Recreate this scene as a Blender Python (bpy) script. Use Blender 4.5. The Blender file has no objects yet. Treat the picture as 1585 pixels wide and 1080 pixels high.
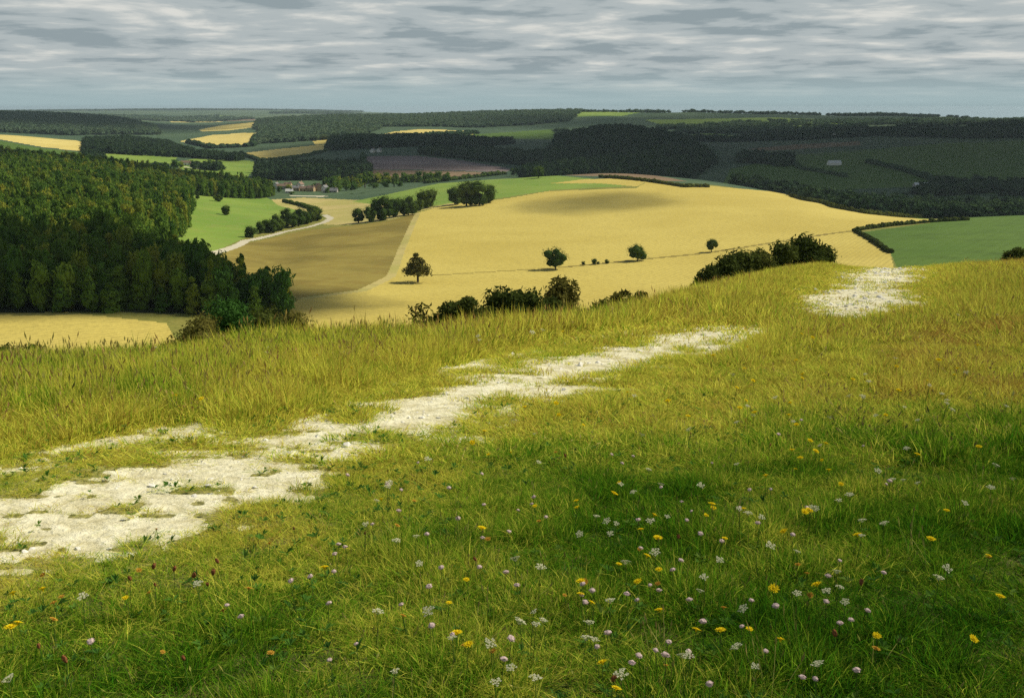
import bpy, math, random
import numpy as np
R = math.radians
sc = bpy.context.scene

# ------------------------------------------------------------------ camera, world, sun
PW, PH, F = 1585.0, 1080.0, 1541.0
CX, CY = PW/2, PH/2
VH = 166.0
P = math.atan((CY-VH)/F)                        # downward pitch
cd = bpy.data.cameras.new("camera"); cam = bpy.data.objects.new("camera", cd)
sc.collection.objects.link(cam); sc.camera = cam
cam.location = (0, 0, 0); cam.rotation_euler = (math.pi/2-P, 0, 0)
cd.sensor_width = 36; cd.lens = F/PW*36; cd.clip_start = 0.05; cd.clip_end = 60000

SUN_AZ, SUN_EL = 62.0, 44.0
SD = np.array([math.sin(R(SUN_AZ))*math.cos(R(SUN_EL)), math.cos(R(SUN_AZ))*math.cos(R(SUN_EL)), math.sin(R(SUN_EL))])
sl = bpy.data.lights.new("sun", 'SUN'); sl.energy = 5.0; sl.angle = R(0.5); sl.color = (1.0, .93, .78)
so = bpy.data.objects.new("sun", sl); sc.collection.objects.link(so)
so.rotation_euler = (math.pi/2-R(SUN_EL), 0, math.pi-R(SUN_AZ)); so.location = (300, 200, 400)

class NT:
    """small helper for building node trees"""
    def __init__(s, tree): s.t = tree; s.n = tree.nodes; s.l = tree.links
    def new(s, typ, **kw):
        n = s.n.new(typ)
        for k, v in kw.items(): setattr(n, k, v)
        return n
    def put(s, sock, v):
        if hasattr(v, 'is_output') or isinstance(v, bpy.types.NodeSocket): s.l.new(v, sock)
        elif v is not None: sock.default_value = v
    def math(s, op, a, b=None, c=None, clamp=False):
        n = s.new('ShaderNodeMath', operation=op, use_clamp=clamp)
        for i, v in enumerate((a, b, c)):
            if v is not None: s.put(n.inputs[i], v)
        return n.outputs[0]
    def mix(s, f, a, b):
        n = s.new('ShaderNodeMix', data_type='RGBA')
        s.put(n.inputs[0], f)
        s.put(n.inputs[6], (*a, 1) if isinstance(a, tuple) and len(a) == 3 else a)
        s.put(n.inputs[7], (*b, 1) if isinstance(b, tuple) and len(b) == 3 else b)
        return n.outputs[2]
    def noise(s, vec, scale, detail=3, rough=.55, dist=0):
        n = s.new('ShaderNodeTexNoise'); n.inputs['Scale'].default_value = scale
        n.inputs['Detail'].default_value = detail; n.inputs['Roughness'].default_value = rough
        n.inputs['Distortion'].default_value = dist
        if vec is not None: s.l.new(vec, n.inputs['Vector'])
        return n.outputs['Fac']
    def ramp(s, f, lo, hi, smooth=True):
        n = s.new('ShaderNodeMapRange', interpolation_type='SMOOTHSTEP' if smooth else 'LINEAR')
        s.put(n.inputs[0], f); n.inputs[1].default_value = lo; n.inputs[2].default_value = hi
        return n.outputs[0]
    def mapping(s, vec, scale=(1, 1, 1), rot=(0, 0, 0), loc=(0, 0, 0)):
        n = s.new('ShaderNodeMapping'); s.l.new(vec, n.inputs[0])
        n.inputs['Scale'].default_value = scale; n.inputs['Rotation'].default_value = rot; n.inputs['Location'].default_value = loc
        return n.outputs[0]

w = bpy.data.worlds.new("World"); sc.world = w; w.use_nodes = True
w.node_tree.nodes.clear(); N = NT(w.node_tree)
sky = N.new('ShaderNodeTexSky', sky_type='NISHITA', sun_disc=False)
sky.sun_elevation = R(SUN_EL); sky.sun_rotation = R(SUN_AZ)
sky.dust_density = 1.5; sky.ozone_density = 1.0
tc = N.new('ShaderNodeTexCoord').outputs['Generated']
sx = N.new('ShaderNodeSeparateXYZ'); N.l.new(tc, sx.inputs[0])
den = N.math('ADD', N.math('MAXIMUM', sx.outputs[2], 0.0), 0.045)
cb = N.new('ShaderNodeCombineXYZ')
N.l.new(N.math('DIVIDE', sx.outputs[0], den), cb.inputs[0]); N.l.new(N.math('DIVIDE', sx.outputs[1], den), cb.inputs[1])
pv = cb.outputs[0]
big = N.noise(N.mapping(pv, (1, .9, 1), loc=(3.1, 8, 0)), .55, 5, .55, .3)
mid = N.noise(N.mapping(pv, (1, 1.0, 1), loc=(1.3, 2.2, 0)), 1.1, 6, .6, .35)
# the same cloud decks seen edge on: puffs stretched along the horizon
st = N.new('ShaderNodeCombineXYZ')
az = N.math('ARCTAN2', sx.outputs[0], sx.outputs[1])
N.l.new(az, st.inputs[0]); N.l.new(N.math('POWER', N.math('MAXIMUM', sx.outputs[2], 0.0), 0.75), st.inputs[1])
puff = N.noise(N.mapping(st.outputs[0], (6.5, 31, 1), loc=(.4, 1.7, 0)), 1.0, 8, .62, .6)
puff2 = N.noise(N.mapping(st.outputs[0], (15, 68, 1), loc=(4.4, .7, 0)), 1.0, 5, .6, .3)
vo = N.new('ShaderNodeTexVoronoi', feature='SMOOTH_F1', voronoi_dimensions='2D'); vo.inputs['Scale'].default_value = 1.0; vo.inputs['Smoothness'].default_value = .4
wob = N.new('ShaderNodeTexNoise'); wob.inputs['Scale'].default_value = 1.0; wob.inputs['Detail'].default_value = 5
vm = N.mapping(st.outputs[0], (17, 78, 1), loc=(2.2, .3, 0)); N.l.new(vm, wob.inputs['Vector'])
va = N.new('ShaderNodeVectorMath', operation='ADD'); N.l.new(vm, va.inputs[0]); N.l.new(wob.outputs['Color'], va.inputs[1]); N.l.new(va.outputs[0], vo.inputs['Vector'])
lump = N.math('SUBTRACT', .93, vo.outputs['Distance'])
c = N.math('ADD', N.math('MULTIPLY', N.math('SUBTRACT', lump, .5), .10), N.math('MULTIPLY', big, .25))
c = N.math('ADD', c, N.math('ADD', N.math('MULTIPLY', mid, .2), N.math('ADD', N.math('MULTIPLY', puff, .37), N.math('MULTIPLY', puff2, .18))))
dark = (.31, .375, .40); mids = (.47, .525, .535); brig = (.76, .765, .72)
c1 = N.mix(N.ramp(c, .43, .50), dark, mids)
c2 = N.mix(N.ramp(c, .505, .61), c1, brig)
# pale clear band low over the horizon
lowb = N.ramp(sx.outputs[2], .0, .045)
c3 = N.mix(lowb, (.38, .50, .52), c2)
bgc = N.new('ShaderNodeBackground'); N.l.new(c3, bgc.inputs[0]); bgc.inputs[1].default_value = .92
bgs = N.new('ShaderNodeBackground'); N.l.new(sky.outputs[0], bgs.inputs[0]); bgs.inputs[1].default_value = 0.07
gap = N.ramp(N.noise(N.mapping(st.outputs[0], (4.2, 30, 1), loc=(0.35, 0.3, 0)), 1.0, 4, .5, .2), .62, .74)
gap = N.math('MULTIPLY', gap, N.ramp(sx.outputs[2], .05, .09))
high = N.ramp(sx.outputs[2], .16, .6)            # broken, thinner cover overhead
openf = N.math('MAXIMUM', N.math('MULTIPLY', gap, .75), N.math('MULTIPLY', high, .9))
mx = N.new('ShaderNodeMixShader'); N.l.new(openf, mx.inputs[0]); N.l.new(bgc.outputs[0], mx.inputs[1]); N.l.new(bgs.outputs[0], mx.inputs[2])
wo = N.new('ShaderNodeOutputWorld'); N.l.new(mx.outputs[0], wo.inputs[0])

sc.view_settings.view_transform = 'Standard'; sc.view_settings.look = 'None'
sc.view_settings.exposure = 0.0; sc.view_settings.gamma = 1.0
sc.render.engine = 'CYCLES'
cy = sc.cycles
cy.max_bounces = 5; cy.diffuse_bounces = 2; cy.glossy_bounces = 1; cy.transmission_bounces = 3
cy.transparent_max_bounces = 8; cy.volume_bounces = 0; cy.use_denoising = False
cy.sample_clamp_indirect = 4.0
cy.use_denoising = False

# ------------------------------------------------------------------ noise and terrain
def _h(ix, iy, seed):
    n = (ix.astype(np.int64)*374761393 + iy.astype(np.int64)*668265263 + seed*1274126177) & 0xffffffff
    n = ((n ^ (n >> 13))*1274126177) & 0xffffffff
    n = n ^ (n >> 16)
    return (n & 0xffff)/65535.0
def vn(x, y, seed=0):
    x = np.asarray(x, float); y = np.asarray(y, float)
    ix = np.floor(x); iy = np.floor(y); fx = x-ix; fy = y-iy
    fx = fx*fx*(3-2*fx); fy = fy*fy*(3-2*fy)
    a = _h(ix, iy, seed); b = _h(ix+1, iy, seed); c_ = _h(ix, iy+1, seed); d = _h(ix+1, iy+1, seed)
    return (a*(1-fx)+b*fx)*(1-fy)+(c_*(1-fx)+d*fx)*fy
def fbm(x, y, seed=0, o=4):
    s = 0; a = .5; t = 0
    for i in range(o):
        s = s + a*vn(x*2**i+7.3*i, y*2**i-3.1*i, seed+i); t += a; a *= .5
    return s/t
def sst(x, a, b):
    t = np.clip((x-a)/(b-a), 0, 1); return t*t*(3-2*t)

def tan_of_v(v): return np.tan(P+np.arctan((np.asarray(v, float)-CY)/F))
def v_of_tan(q): return CY+F*np.tan(np.arctan(q)-P)
def s_of_u(u, q): return (np.asarray(u, float)-CX)/F*(math.cos(P)+q*math.sin(P))
def project(x, y, z):
    q = -z/y; return CX+F*(x/y)/(math.cos(P)+q*math.sin(P)), v_of_tan(q)

UC = [-500, 0, 150, 300, 420, 520, 640, 800, 950, 1100, 1250, 1400, 1600, 2100]
ROWS = [
 (60,  [-42]*14),
 (150, [-48, -48, -48, -49, -50, -51, -51, -51, -50, -48, -46, -44, -43, -43]),
 (250, [-50, -51, -51, -52, -54, -54, -54, -54, -54, -52, -51, -49, -48, -48]),
 (350, [-50, -52, -53, -56, -60, -60, -61, -60, -60, -59, -56, -53, -50, -50]),
 (450, [-50, -53, -54, -63, -68, -66, -65, -64, -62, -61, -59, -56, -54, -54]),
 (550, [-50, -53, -55, -70, -75, -70, -67, -65, -63, -61, -59, -60, -57, -56]),
 (700, [-48, -53, -56, -70, -78, -77, -71, -66, -63, -61, -63, -76, -76, -76]),
 (850, [-48, -52, -58, -73, -82, -82, -74, -66, -60, -60, -77, -86, -86, -86]),
 (1000,[-48, -53, -63, -79, -86, -87, -79, -68, -61, -70, -87, -91, -91, -90]),
 (1200,[-54, -62, -70, -82, -88, -90, -88, -81, -85, -90, -92, -93, -92, -90]),
 (1500,[-55, -62, -72, -80, -85, -85, -83, -84, -80, -85, -85, -82, -75, -70]),
 (1900,[-48, -52, -68, -79, -78, -75, -71, -76, -36, -70, -75, -66, -55, -50]),
 (2400,[-50, -58, -70, -78, -71, -70, -65, -76, -80, -78, -70, -52, -36, -30]),
 (3000,[-36, -40, -55, -72, -60, -54, -53, -60, -60, -56, -48, -40, -40, -35]),
 (4000,[-24, -26, -38, -76, -46, -38, -32, -20, -15, -17, -28, -34, -56, -60]),
 (5500,[-60, -62, -62, -82, -66, -66, -90, -90, -90, -90, -90, -90, -110, -110]),
 (8000,[-70, -60, -52, -64, -44, -44, -90, -90, -90, -90, -90, -90, -120, -120]),
 (12000,[-50, -46, -32, -24, -30, -44, -70, -90, -90, -90, -90, -90, -150, -150]),
 (20000,[-200]*14),
]
YR = np.array([r[0] for r in ROWS], float); LYR = np.log(YR)
SG = np.linspace(-.9, .9, 361)
TAB = []
for Y, zs in ROWS:
    zs = np.array(zs, float); sg = s_of_u(UC, -zs/Y)
    row = np.interp(SG, sg, zs)
    k = np.exp(-np.linspace(-2, 2, 25)**2); k /= k.sum()
    TAB.append(np.convolve(np.pad(row, 12, 'edge'), k, 'valid'))
TAB = np.array(TAB)
# fine table in log distance, monotone-ish cubic then smoothed
LG = np.linspace(LYR[0], LYR[-1], 900)
FT = np.stack([np.interp(LG, LYR, TAB[:, j]) for j in range(len(SG))], 1)
k = np.exp(-np.linspace(-2, 2, 23)**2); k /= k.sum()
FT = np.apply_along_axis(lambda c_: np.convolve(np.pad(c_, 11, 'edge'), k, 'valid'), 0, FT)
BROW_U = [-300, 0, 250, 400, 480, 650, 880, 1000, 1070, 1280, 1400, 1600, 1900]
BROW_Y = [14, 14, 14.6, 16.2, 16.8, 16.6, 19, 21.5, 25, 44, 43, 45, 48]
BROW_S = [(u-CX)/F*1.0 for u in BROW_U]
def Hn(x, y):
    s = x/np.maximum(y, 6)
    yb = np.interp(s, BROW_S, BROW_Y)
    base = -1.60-.114*y
    base = base + .10*(fbm(x*.35, y*.35, 3, 3)-.5)*np.clip(y/10, .3, 1.6)
    t = y-yb+1.5
    ex = .5*(t+np.sqrt(t*t+9))-.5*(-6+np.sqrt(45))*0
    ex = ex*.235
    ex = ex-0.235*.5*(-yb+np.sqrt(yb*yb+9))
    return base-ex
def Hf(x, y):
    yy = np.maximum(y, 61)
    s = np.clip(x/yy, SG[0]+1e-6, SG[-1]-1e-6)
    l = np.clip(np.log(yy), LG[0], LG[-1]-1e-9)
    fi = (l-LG[0])/(LG[1]-LG[0]); fj = (s-SG[0])/(SG[1]-SG[0])
    i = np.minimum(fi.astype(int), len(LG)-2); j = np.minimum(fj.astype(int), len(SG)-2)
    a = fi-i; b = fj-j
    z = (FT[i, j]*(1-b)+FT[i, j+1]*b)*(1-a)+(FT[i+1, j]*(1-b)+FT[i+1, j+1]*b)*a
    return z+np.clip(yy/900, 0, 4)*2.0*(fbm(x/180, y/180, 11, 3)-.5)
def H(x, y):
    x = np.asarray(x, float); y = np.asarray(y, float)
    a = Hn(x, y); b = Hf(x, y); kk = 3.0
    m = np.maximum(a, b); mm = np.minimum(a, b)
    z = m+kk*np.log1p(np.exp(-(m-mm)/kk))*np.clip((y-60)/60, 0, 1)
    return np.where(y < 55, a, z)
_LY = np.exp(np.linspace(math.log(1.5), math.log(15000), 6000))
def hit(u, v, off=0.0, y0=1.5, y1=15000):
    """world point where the view line through a photo pixel meets the ground (raised by off)"""
    Y = _LY[(_LY >= y0) & (_LY <= y1)]
    q = float(tan_of_v(v)); s = float(s_of_u(u, q))
    z = -q*Y; h = H(s*Y, Y)+off
    i = np.argmax(z <= h)
    if not (z <= h).any(): i = int(np.argmin(np.abs(z-h)/Y))
    return float(s*Y[i]), float(Y[i]), float(h[i]-off)
def at(u, Y):
    """ground point at depth Y in the direction of photo column u"""
    s = (u-CX)/F
    for _ in range(4):
        z = float(H(s*Y, Y)); s = float(s_of_u(u, -z/Y))
    return s*Y, float(Y), float(H(s*Y, Y))

# chalk path: centre line nodes (u, v, half width in metres)
PATHS = [[(-1500, 985, .8), (-700, 890, .8), (-150, 834, .85), (0, 804, .85), (110, 768, .85), (230, 737, .80), (340, 710, .72), (440, 690, .68), (520, 664, .66), (620, 645, .72), (720, 618, .95), (800, 598, 1.12), (880, 576, 1.1),
          (960, 556, .98), (1040, 536, .88), (1100, 518, .80), (1150, 514, .85), (1200, 518, .62), (1240, 522, .30)],
         [(1300, 494, .5), (1328, 482, 1.1), (1336, 460, 1.55), (1350, 438, 1.6), (1374, 420, 1.45), (1398, 408, 1.2)],
         [(150, 846, .16), (210, 832, .22), (270, 800, .25), (340, 788, .10)],
         [(-40, 882, .22), (20, 868, .20), (60, 852, .08)]]
PW_ = []
for pth in PATHS:
    PW_.append([(*hit(u, v)[:2], hw) for u, v, hw in pth])
def pathmask(x, y, lines=None):
    """1 on the path's middle, 0 at its edge, negative outside (in half widths)"""
    best = np.full(np.shape(x), -9.0)
    for nodes in (lines or PW_):
        for (x0, y0, w0), (x1, y1, w1) in zip(nodes[:-1], nodes[1:]):
            dx, dy = x1-x0, y1-y0
            t = np.clip(((x-x0)*dx+(y-y0)*dy)/(dx*dx+dy*dy+1e-9), 0, 1)
            d = np.hypot(x-x0-t*dx, y-y0-t*dy); hw = w0+(w1-w0)*t
            best = np.maximum(best, 1-d/hw*1.0)
    return best
WORN = [(*hit(u, v)[:2], hw) for u, v, hw in [(-150, 770, .5), (20, 742, .55), (130, 700, .45), (250, 672, .45), (360, 672, .35), (440, 665, .15)]]
WORN2 = [(*hit(u, v)[:2], hw) for u, v, hw in [(640, 606, .25), (720, 572, .5), (800, 548, .5), (900, 528, .6), (1000, 512, .5), (1080, 496, .35)]]
def worn(x, y): return np.maximum(pathmask(x, y, [WORN]), pathmask(x, y, [WORN2]))
def chalk(x, y):
    m = np.maximum(pathmask(x, y), np.minimum(worn(x, y), .7)-.58)
    big_ = fbm(x*1.5, y*1.5, 21, 3)-.5
    left = sst(-x, .8, 3.0)                       # patchier where it widens on the left
    m2 = m*.9+(1.2+1.7*left)*big_+(2.4+1.4*left)*(fbm(x*3.6, y*7.5, 31, 4)-.5)+.06-.40*left
    return sst(m2, -.03, .28)

# ------------------------------------------------------------------ mesh helpers
def link(o, parent=None):
    sc.collection.objects.link(o)
    if parent is not None: o.parent = parent
    return o
def tag(o, label=None, cat=None, group=None, kind=None):
    if label: o['label'] = label
    if cat: o['category'] = cat
    if group: o['group'] = group
    if kind: o['kind'] = kind
    return o
def mesh(name, V, Fs, mats=(), fm=None, smooth=False, attrs=None):
    V = np.asarray(V, np.float32); Fs = np.asarray(Fs, np.int32)
    me = bpy.data.meshes.new(name)
    me.vertices.add(len(V)); me.vertices.foreach_set('co', V.ravel())
    n, k_ = Fs.shape
    me.loops.add(n*k_); me.polygons.add(n)
    me.loops.foreach_set('vertex_index', Fs.ravel())
    me.polygons.foreach_set('loop_start', np.arange(0, n*k_, k_, dtype=np.int32))
    if fm is not None: me.polygons.foreach_set('material_index', np.asarray(fm, np.int32))
    me.polygons.foreach_set('use_smooth', np.full(n, smooth, bool))
    for m in mats: me.materials.append(m)
    for an, av in (attrs or {}).items():
        a = me.attributes.new(an, 'FLOAT', 'POINT'); a.data.foreach_set('value', np.asarray(av, np.float32))
    me.update(calc_edges=True); me.validate()
    return me
def empty(name, loc=(0, 0, 0), rz=0, scale=1.0):
    o = bpy.data.objects.new(name, None); o.location = loc; o.rotation_euler = (0, 0, rz)
    o.scale = (scale,)*3 if isinstance(scale, (int, float)) else scale
    o.empty_display_size = .1
    return link(o)
class MB:
    """collects shapes and links them as one mesh"""
    def __init__(s): s.v = []; s.f = []; s.n = 0
    def add(s, V, Fs):
        s.v.append(np.asarray(V, float)); s.f += [tuple(int(i)+s.n for i in f) for f in Fs]; s.n += len(V)
    def box(s, c, d):
        c = np.array(c, float); h = np.array(d, float)/2
        V = [c+h*np.array(p) for p in ((-1,-1,-1),(1,-1,-1),(1,1,-1),(-1,1,-1),(-1,-1,1),(1,-1,1),(1,1,1),(-1,1,1))]
        s.add(V, [(0,3,2,1),(4,5,6,7),(0,1,5,4),(1,2,6,5),(2,3,7,6),(3,0,4,7)])
    def tube(s, p0, p1, r0, r1, k=7):
        p0 = np.array(p0, float); p1 = np.array(p1, float); d = p1-p0; d /= np.linalg.norm(d)+1e-9
        a = np.cross(d, (0, 0, 1) if abs(d[2]) < .9 else (1, 0, 0)); a /= np.linalg.norm(a); b = np.cross(d, a)
        V = [p0+r0*(math.cos(t)*a+math.sin(t)*b) for t in np.linspace(0, 2*math.pi, k, endpoint=False)]
        V += [p1+r1*(math.cos(t)*a+math.sin(t)*b) for t in np.linspace(0, 2*math.pi, k, endpoint=False)]
        s.add(V, [(i, (i+1) % k, k+(i+1) % k, k+i) for i in range(k)]+[tuple(range(k, 2*k))])
    def me(s, name, mat, smooth=False):
        m = bpy.data.meshes.new(name); m.from_pydata([tuple(p) for p in np.concatenate(s.v)], [], s.f)
        m.materials.append(mat); m.polygons.foreach_set('use_smooth', [smooth]*len(m.polygons)); m.update(); return m
    def build(s, name, mat, parent=None, smooth=False):
        return link(bpy.data.objects.new(name, s.me(name, mat, smooth)), parent)

# ------------------------------------------------------------------ materials
def newmat(name):
    m = bpy.data.materials.new(name); m.use_nodes = True; m.node_tree.nodes.clear()
    return m, NT(m.node_tree)
def out(N, sh): o = N.new('ShaderNodeOutputMaterial'); N.l.new(sh, o.inputs[0])
def bsdf(N, col, rough=.9, bump=None, bs=.3, bd=.1):
    b = N.new('ShaderNodeBsdfPrincipled'); N.put(b.inputs['Base Color'], (*col, 1) if isinstance(col, tuple) else col)
    b.inputs['Roughness'].default_value = rough; b.inputs['Specular IOR Level'].default_value = .12
    if bump is not None:
        n = N.new('ShaderNodeBump'); n.inputs['Strength'].default_value = bs; n.inputs['Distance'].default_value = bd
        N.l.new(bump, n.inputs['Height']); N.l.new(n.outputs[0], b.inputs['Normal'])
    return b.outputs[0]
def pos(N): return N.new('ShaderNodeNewGeometry').outputs['Position']
def plain(name, col, rough=.8, var=.15, scale=3.0):
    m, N = newmat(name); p = pos(N); n = N.noise(p, scale, 4)
    out(N, bsdf(N, N.mix(n, tuple(c*(1-var) for c in col), tuple(min(1, c*(1+var)) for c in col)), rough)); return m
def field(name, a, b, scale=.01, stripe=None, fine=.25, fcol=None, sw=.25, grain=.35):
    """a field: two crop tones in broad patches, fine mottling, faint drill lines"""
    m, N = newmat(name); p = pos(N)
    n1 = N.ramp(N.noise(p, scale, 5, .6, .6), .36, .64)
    col = N.mix(n1, a, b)
    n2 = N.noise(p, fine, 4, .7)
    dk = tuple(c*(1-grain) for c in a); col = N.mix(N.math('MULTIPLY', N.ramp(n2, .45, .7), .6), col, fcol or dk)
    if stripe:
        ang, sp = stripe
        wv = N.new('ShaderNodeTexWave'); wv.inputs['Scale'].default_value = 1/sp; wv.inputs['Distortion'].default_value = .6
        wv.inputs['Detail'].default_value = 2; wv.inputs['Detail Scale'].default_value = .5
        N.l.new(N.mapping(p, rot=(0, 0, R(ang))), wv.inputs[0])
        col = N.mix(N.math('MULTIPLY', N.ramp(wv.outputs[1], .55, 1), sw), col, tuple(c*.6 for c in a))
    out(N, bsdf(N, col, .95, n2, .5, .6)); return m
M = {}
M['gold'] = field('wheat', (.56, .455, .11), (.485, .385, .082), .008, (28, 7), .5, sw=.38, grain=.4)
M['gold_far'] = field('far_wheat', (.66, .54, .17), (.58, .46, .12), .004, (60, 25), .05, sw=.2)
M['stubble'] = field('stubble', (.18, .145, .030), (.29, .235, .052), .022, (72, 12), .12, (.22, .15, .03), .35)
M['straw'] = field('dry_margin', (.46, .38, .14), (.36, .33, .09), .02, None, .15)
M['pasture'] = field('pasture', (.150, .250, .034), (.21, .30, .045), .012, (20, 14), .12, (.22, .24, .06), .2)
M['pasture_dk'] = field('deep_pasture', (.070, .135, .014), (.085, .15, .018), .01, (35, 14), .06, None, .15)
M['plough'] = field('ploughed', (.17, .125, .11), (.24, .185, .17), .012, (100, 14), .05, None, .3)
M['brown'] = field('bare_soil', (.19, .125, .070), (.23, .16, .09), .01, (95, 16), .05)
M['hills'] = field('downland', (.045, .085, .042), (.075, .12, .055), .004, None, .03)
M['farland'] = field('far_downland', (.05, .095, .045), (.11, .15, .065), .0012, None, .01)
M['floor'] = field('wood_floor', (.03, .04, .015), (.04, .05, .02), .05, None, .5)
M['track'] = plain('white_track', (.50, .46, .33), .95, .12, .2)
M['slope'] = field('rough_slope', (.17, .19, .035), (.24, .22, .05), .05, None, .6)

def near_ground():
    m, N = newmat('chalk_turf'); p = pos(N)
    at_ = N.new('ShaderNodeAttribute', attribute_name='chalk').outputs['Fac']
    n1 = N.noise(p, 5, 6, .65, .3); n2 = N.noise(p, 22, 5, .65); n3 = N.noise(p, 1.1, 3)
    soil = N.mix(N.ramp(n2, .35, .65), (.03, .04, .010), (.10, .11, .028))
    soil = N.mix(N.math('MULTIPLY', N.ramp(n3, .4, .65), .5), soil, (.22, .20, .06))
    wr = N.new('ShaderNodeAttribute', attribute_name='wear').outputs['Fac']
    soil = N.mix(N.math('MULTIPLY', wr, N.ramp(n2, .3, .6)), soil, (.36, .33, .11))
    ck = N.mix(N.ramp(n1, .33, .66), (.54, .49, .28), (.80, .76, .53))
    ck = N.mix(N.math('MULTIPLY', N.ramp(n2, .60, .72), .7), ck, (.36, .32, .13))
    vo = N.new('ShaderNodeTexVoronoi'); vo.inputs['Scale'].default_value = 14; N.l.new(p, vo.inputs[0])
    ck = N.mix(N.ramp(vo.outputs['Distance'], .25, .05), ck, (.78, .74, .54))
    f = N.ramp(N.math('ADD', at_, N.math('MULTIPLY', N.math('SUBTRACT', n2, .5), 1.1)), .38, .62)
    h = N.math('ADD', N.math('MULTIPLY', n2, .5), n1)
    out(N, bsdf(N, N.mix(f, soil, ck), .95, h, .8, .05)); return m
M['near'] = near_ground()

def leafmat(name, cols, transl=.25, pscale=.35, use_tint=False, bright=1.0):
    """foliage; colour varies from one plant to the next and in patches"""
    m, N = newmat(name); p = pos(N)
    rnd = N.new('ShaderNodeObjectInfo').outputs['Random']
    n = N.noise(p, pscale, 3)
    f = N.math('ADD', N.math('MULTIPLY', rnd, .75), N.math('MULTIPLY', n, .55))
    a, b, c_ = cols
    col = N.mix(N.ramp(f, .15, .65), a, b); col = N.mix(N.ramp(f, .72, 1.15), col, c_)
    d = N.new('ShaderNodeBsdfDiffuse'); N.l.new(col, d.inputs[0])
    t = N.new('ShaderNodeBsdfTranslucent'); N.l.new(col, t.inputs[0])
    x = N.new('ShaderNodeMixShader'); x.inputs[0].default_value = transl
    N.l.new(d.outputs[0], x.inputs[1]); N.l.new(t.outputs[0], x.inputs[2]); out(N, x.outputs[0]); return m
M['wood_leaf'] = leafmat('wood_leaves', ((.048, .115, .022), (.120, .200, .028), (.33, .33, .042)), .25, .03)
M['wood_dark'] = leafmat('dark_wood_leaves', ((.024, .050, .024), (.040, .072, .028), (.065, .105, .034)), .15, .01)
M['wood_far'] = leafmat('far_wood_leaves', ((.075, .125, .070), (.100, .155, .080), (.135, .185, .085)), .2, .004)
M['tree_leaf'] = leafmat('field_tree_leaves', ((.040, .075, .016), (.065, .105, .020), (.095, .130, .026)), .25, .3)
M['oak_leaf'] = leafmat('open_oak_leaves', ((.07, .075, .016), (.10, .10, .02), (.13, .12, .025)), .3, .5)
M['shrub_dark'] = leafmat('thorn_leaves', ((.045, .065, .015), (.070, .090, .020), (.12, .130, .028)), .3, 1.5)
M['shrub_green'] = leafmat('green_shrub_leaves', ((.035, .10, .022), (.055, .13, .025), (.08, .15, .03)), .3, .8)
M['shrub_olive'] = leafmat('olive_shrub_leaves', ((.10, .10, .02), (.14, .13, .03), (.17, .15, .035)), .3, .8)
M['bark'] = plain('bark', (.075, .058, .038), .95, .4, 2.5)

def grassmat(name, cols, transl=.48):
    m, N = newmat(name)
    tint = N.new('ShaderNodeAttribute', attribute_name='tint', attribute_type='INSTANCER').outputs['Fac']
    var = N.new('ShaderNodeAttribute', attribute_name='var').outputs['Fac']
    hgt = N.new('ShaderNodeAttribute', attribute_name='hgt').outputs['Fac']
    f = N.math('ADD', tint, N.math('MULTIPLY', N.math('SUBTRACT', var, .5), .55))
    f = N.math('ADD', f, N.math('MULTIPLY', hgt, .12))
    g0, g1, g2, g3 = cols
    col = N.mix(N.ramp(f, .0, .38), g0, g1); col = N.mix(N.ramp(f, .38, .68), col, g2); col = N.mix(N.ramp(f, .68, 1.05), col, g3)
    wn = N.math('FRACT', N.math('MULTIPLY', var, 17.31))
    col = N.mix(N.ramp(wn, .22, .92), N.mix(N.math('SUBTRACT', .76, N.math('MULTIPLY', tint, .65)), col, (.012, .022, .004)), col)
    d = N.new('ShaderNodeBsdfDiffuse'); N.l.new(col, d.inputs[0])
    t = N.new('ShaderNodeBsdfTranslucent'); N.l.new(col, t.inputs[0])
    x = N.new('ShaderNodeMixShader'); x.inputs[0].default_value = transl
    N.l.new(d.outputs[0], x.inputs[1]); N.l.new(t.outputs[0], x.inputs[2]); out(N, x.outputs[0]); return m
M['grass'] = grassmat('grass_blades', ((.074, .285, .012), (.270, .480, .024), (.92, .88, .12), (.44, .29, .06)))
M['seed'] = grassmat('grass_seed_stems', ((.34, .40, .08), (.48, .48, .11), (.62, .54, .17), (.52, .33, .12)), .3)

# ------------------------------------------------------------------ clouds (above and to the sunward side of the frame) that shade the land
def cloudmat(name, inner, outer, dens, rag=.55):
    m, N = newmat(name)
    oc = N.new('ShaderNodeTexCoord').outputs['Object']
    sp = N.new('ShaderNodeSeparateXYZ'); N.l.new(oc, sp.inputs[0])
    r = N.math('SQRT', N.math('ADD', N.math('MULTIPLY', sp.outputs[0], sp.outputs[0]), N.math('MULTIPLY', sp.outputs[1], sp.outputs[1])))
    r = N.math('ADD', r, N.math('MULTIPLY', N.math('SUBTRACT', N.noise(oc, 3.2, 4, .55), .5), rag))
    a = N.math('MULTIPLY', N.math('SUBTRACT', 1.0, N.ramp(r, inner, outer)), dens)
    d = N.new('ShaderNodeBsdfDiffuse'); d.inputs[0].default_value = (.8, .8, .8, 1)
    t = N.new('ShaderNodeBsdfTransparent')
    x = N.new('ShaderNodeMixShader'); N.l.new(a, x.inputs[0]); N.l.new(t.outputs[0], x.inputs[1]); N.l.new(d.outputs[0], x.inputs[2])
    out(N, x.outputs[0]); return m
def icos(sub):
    import bmesh
    bm = bmesh.new(); bmesh.ops.create_icosphere(bm, subdivisions=sub, radius=1)
    V = np.array([v.co[:] for v in bm.verts]); Fs = np.array([[v.index for v in f.verts] for f in bm.faces]); bm.free()
    return V, Fs
ICO = {k_: icos(k_) for k_ in (1, 2, 3, 4)}
CM = cloudmat('cloud_vapour', .35, .95, .90)
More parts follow.
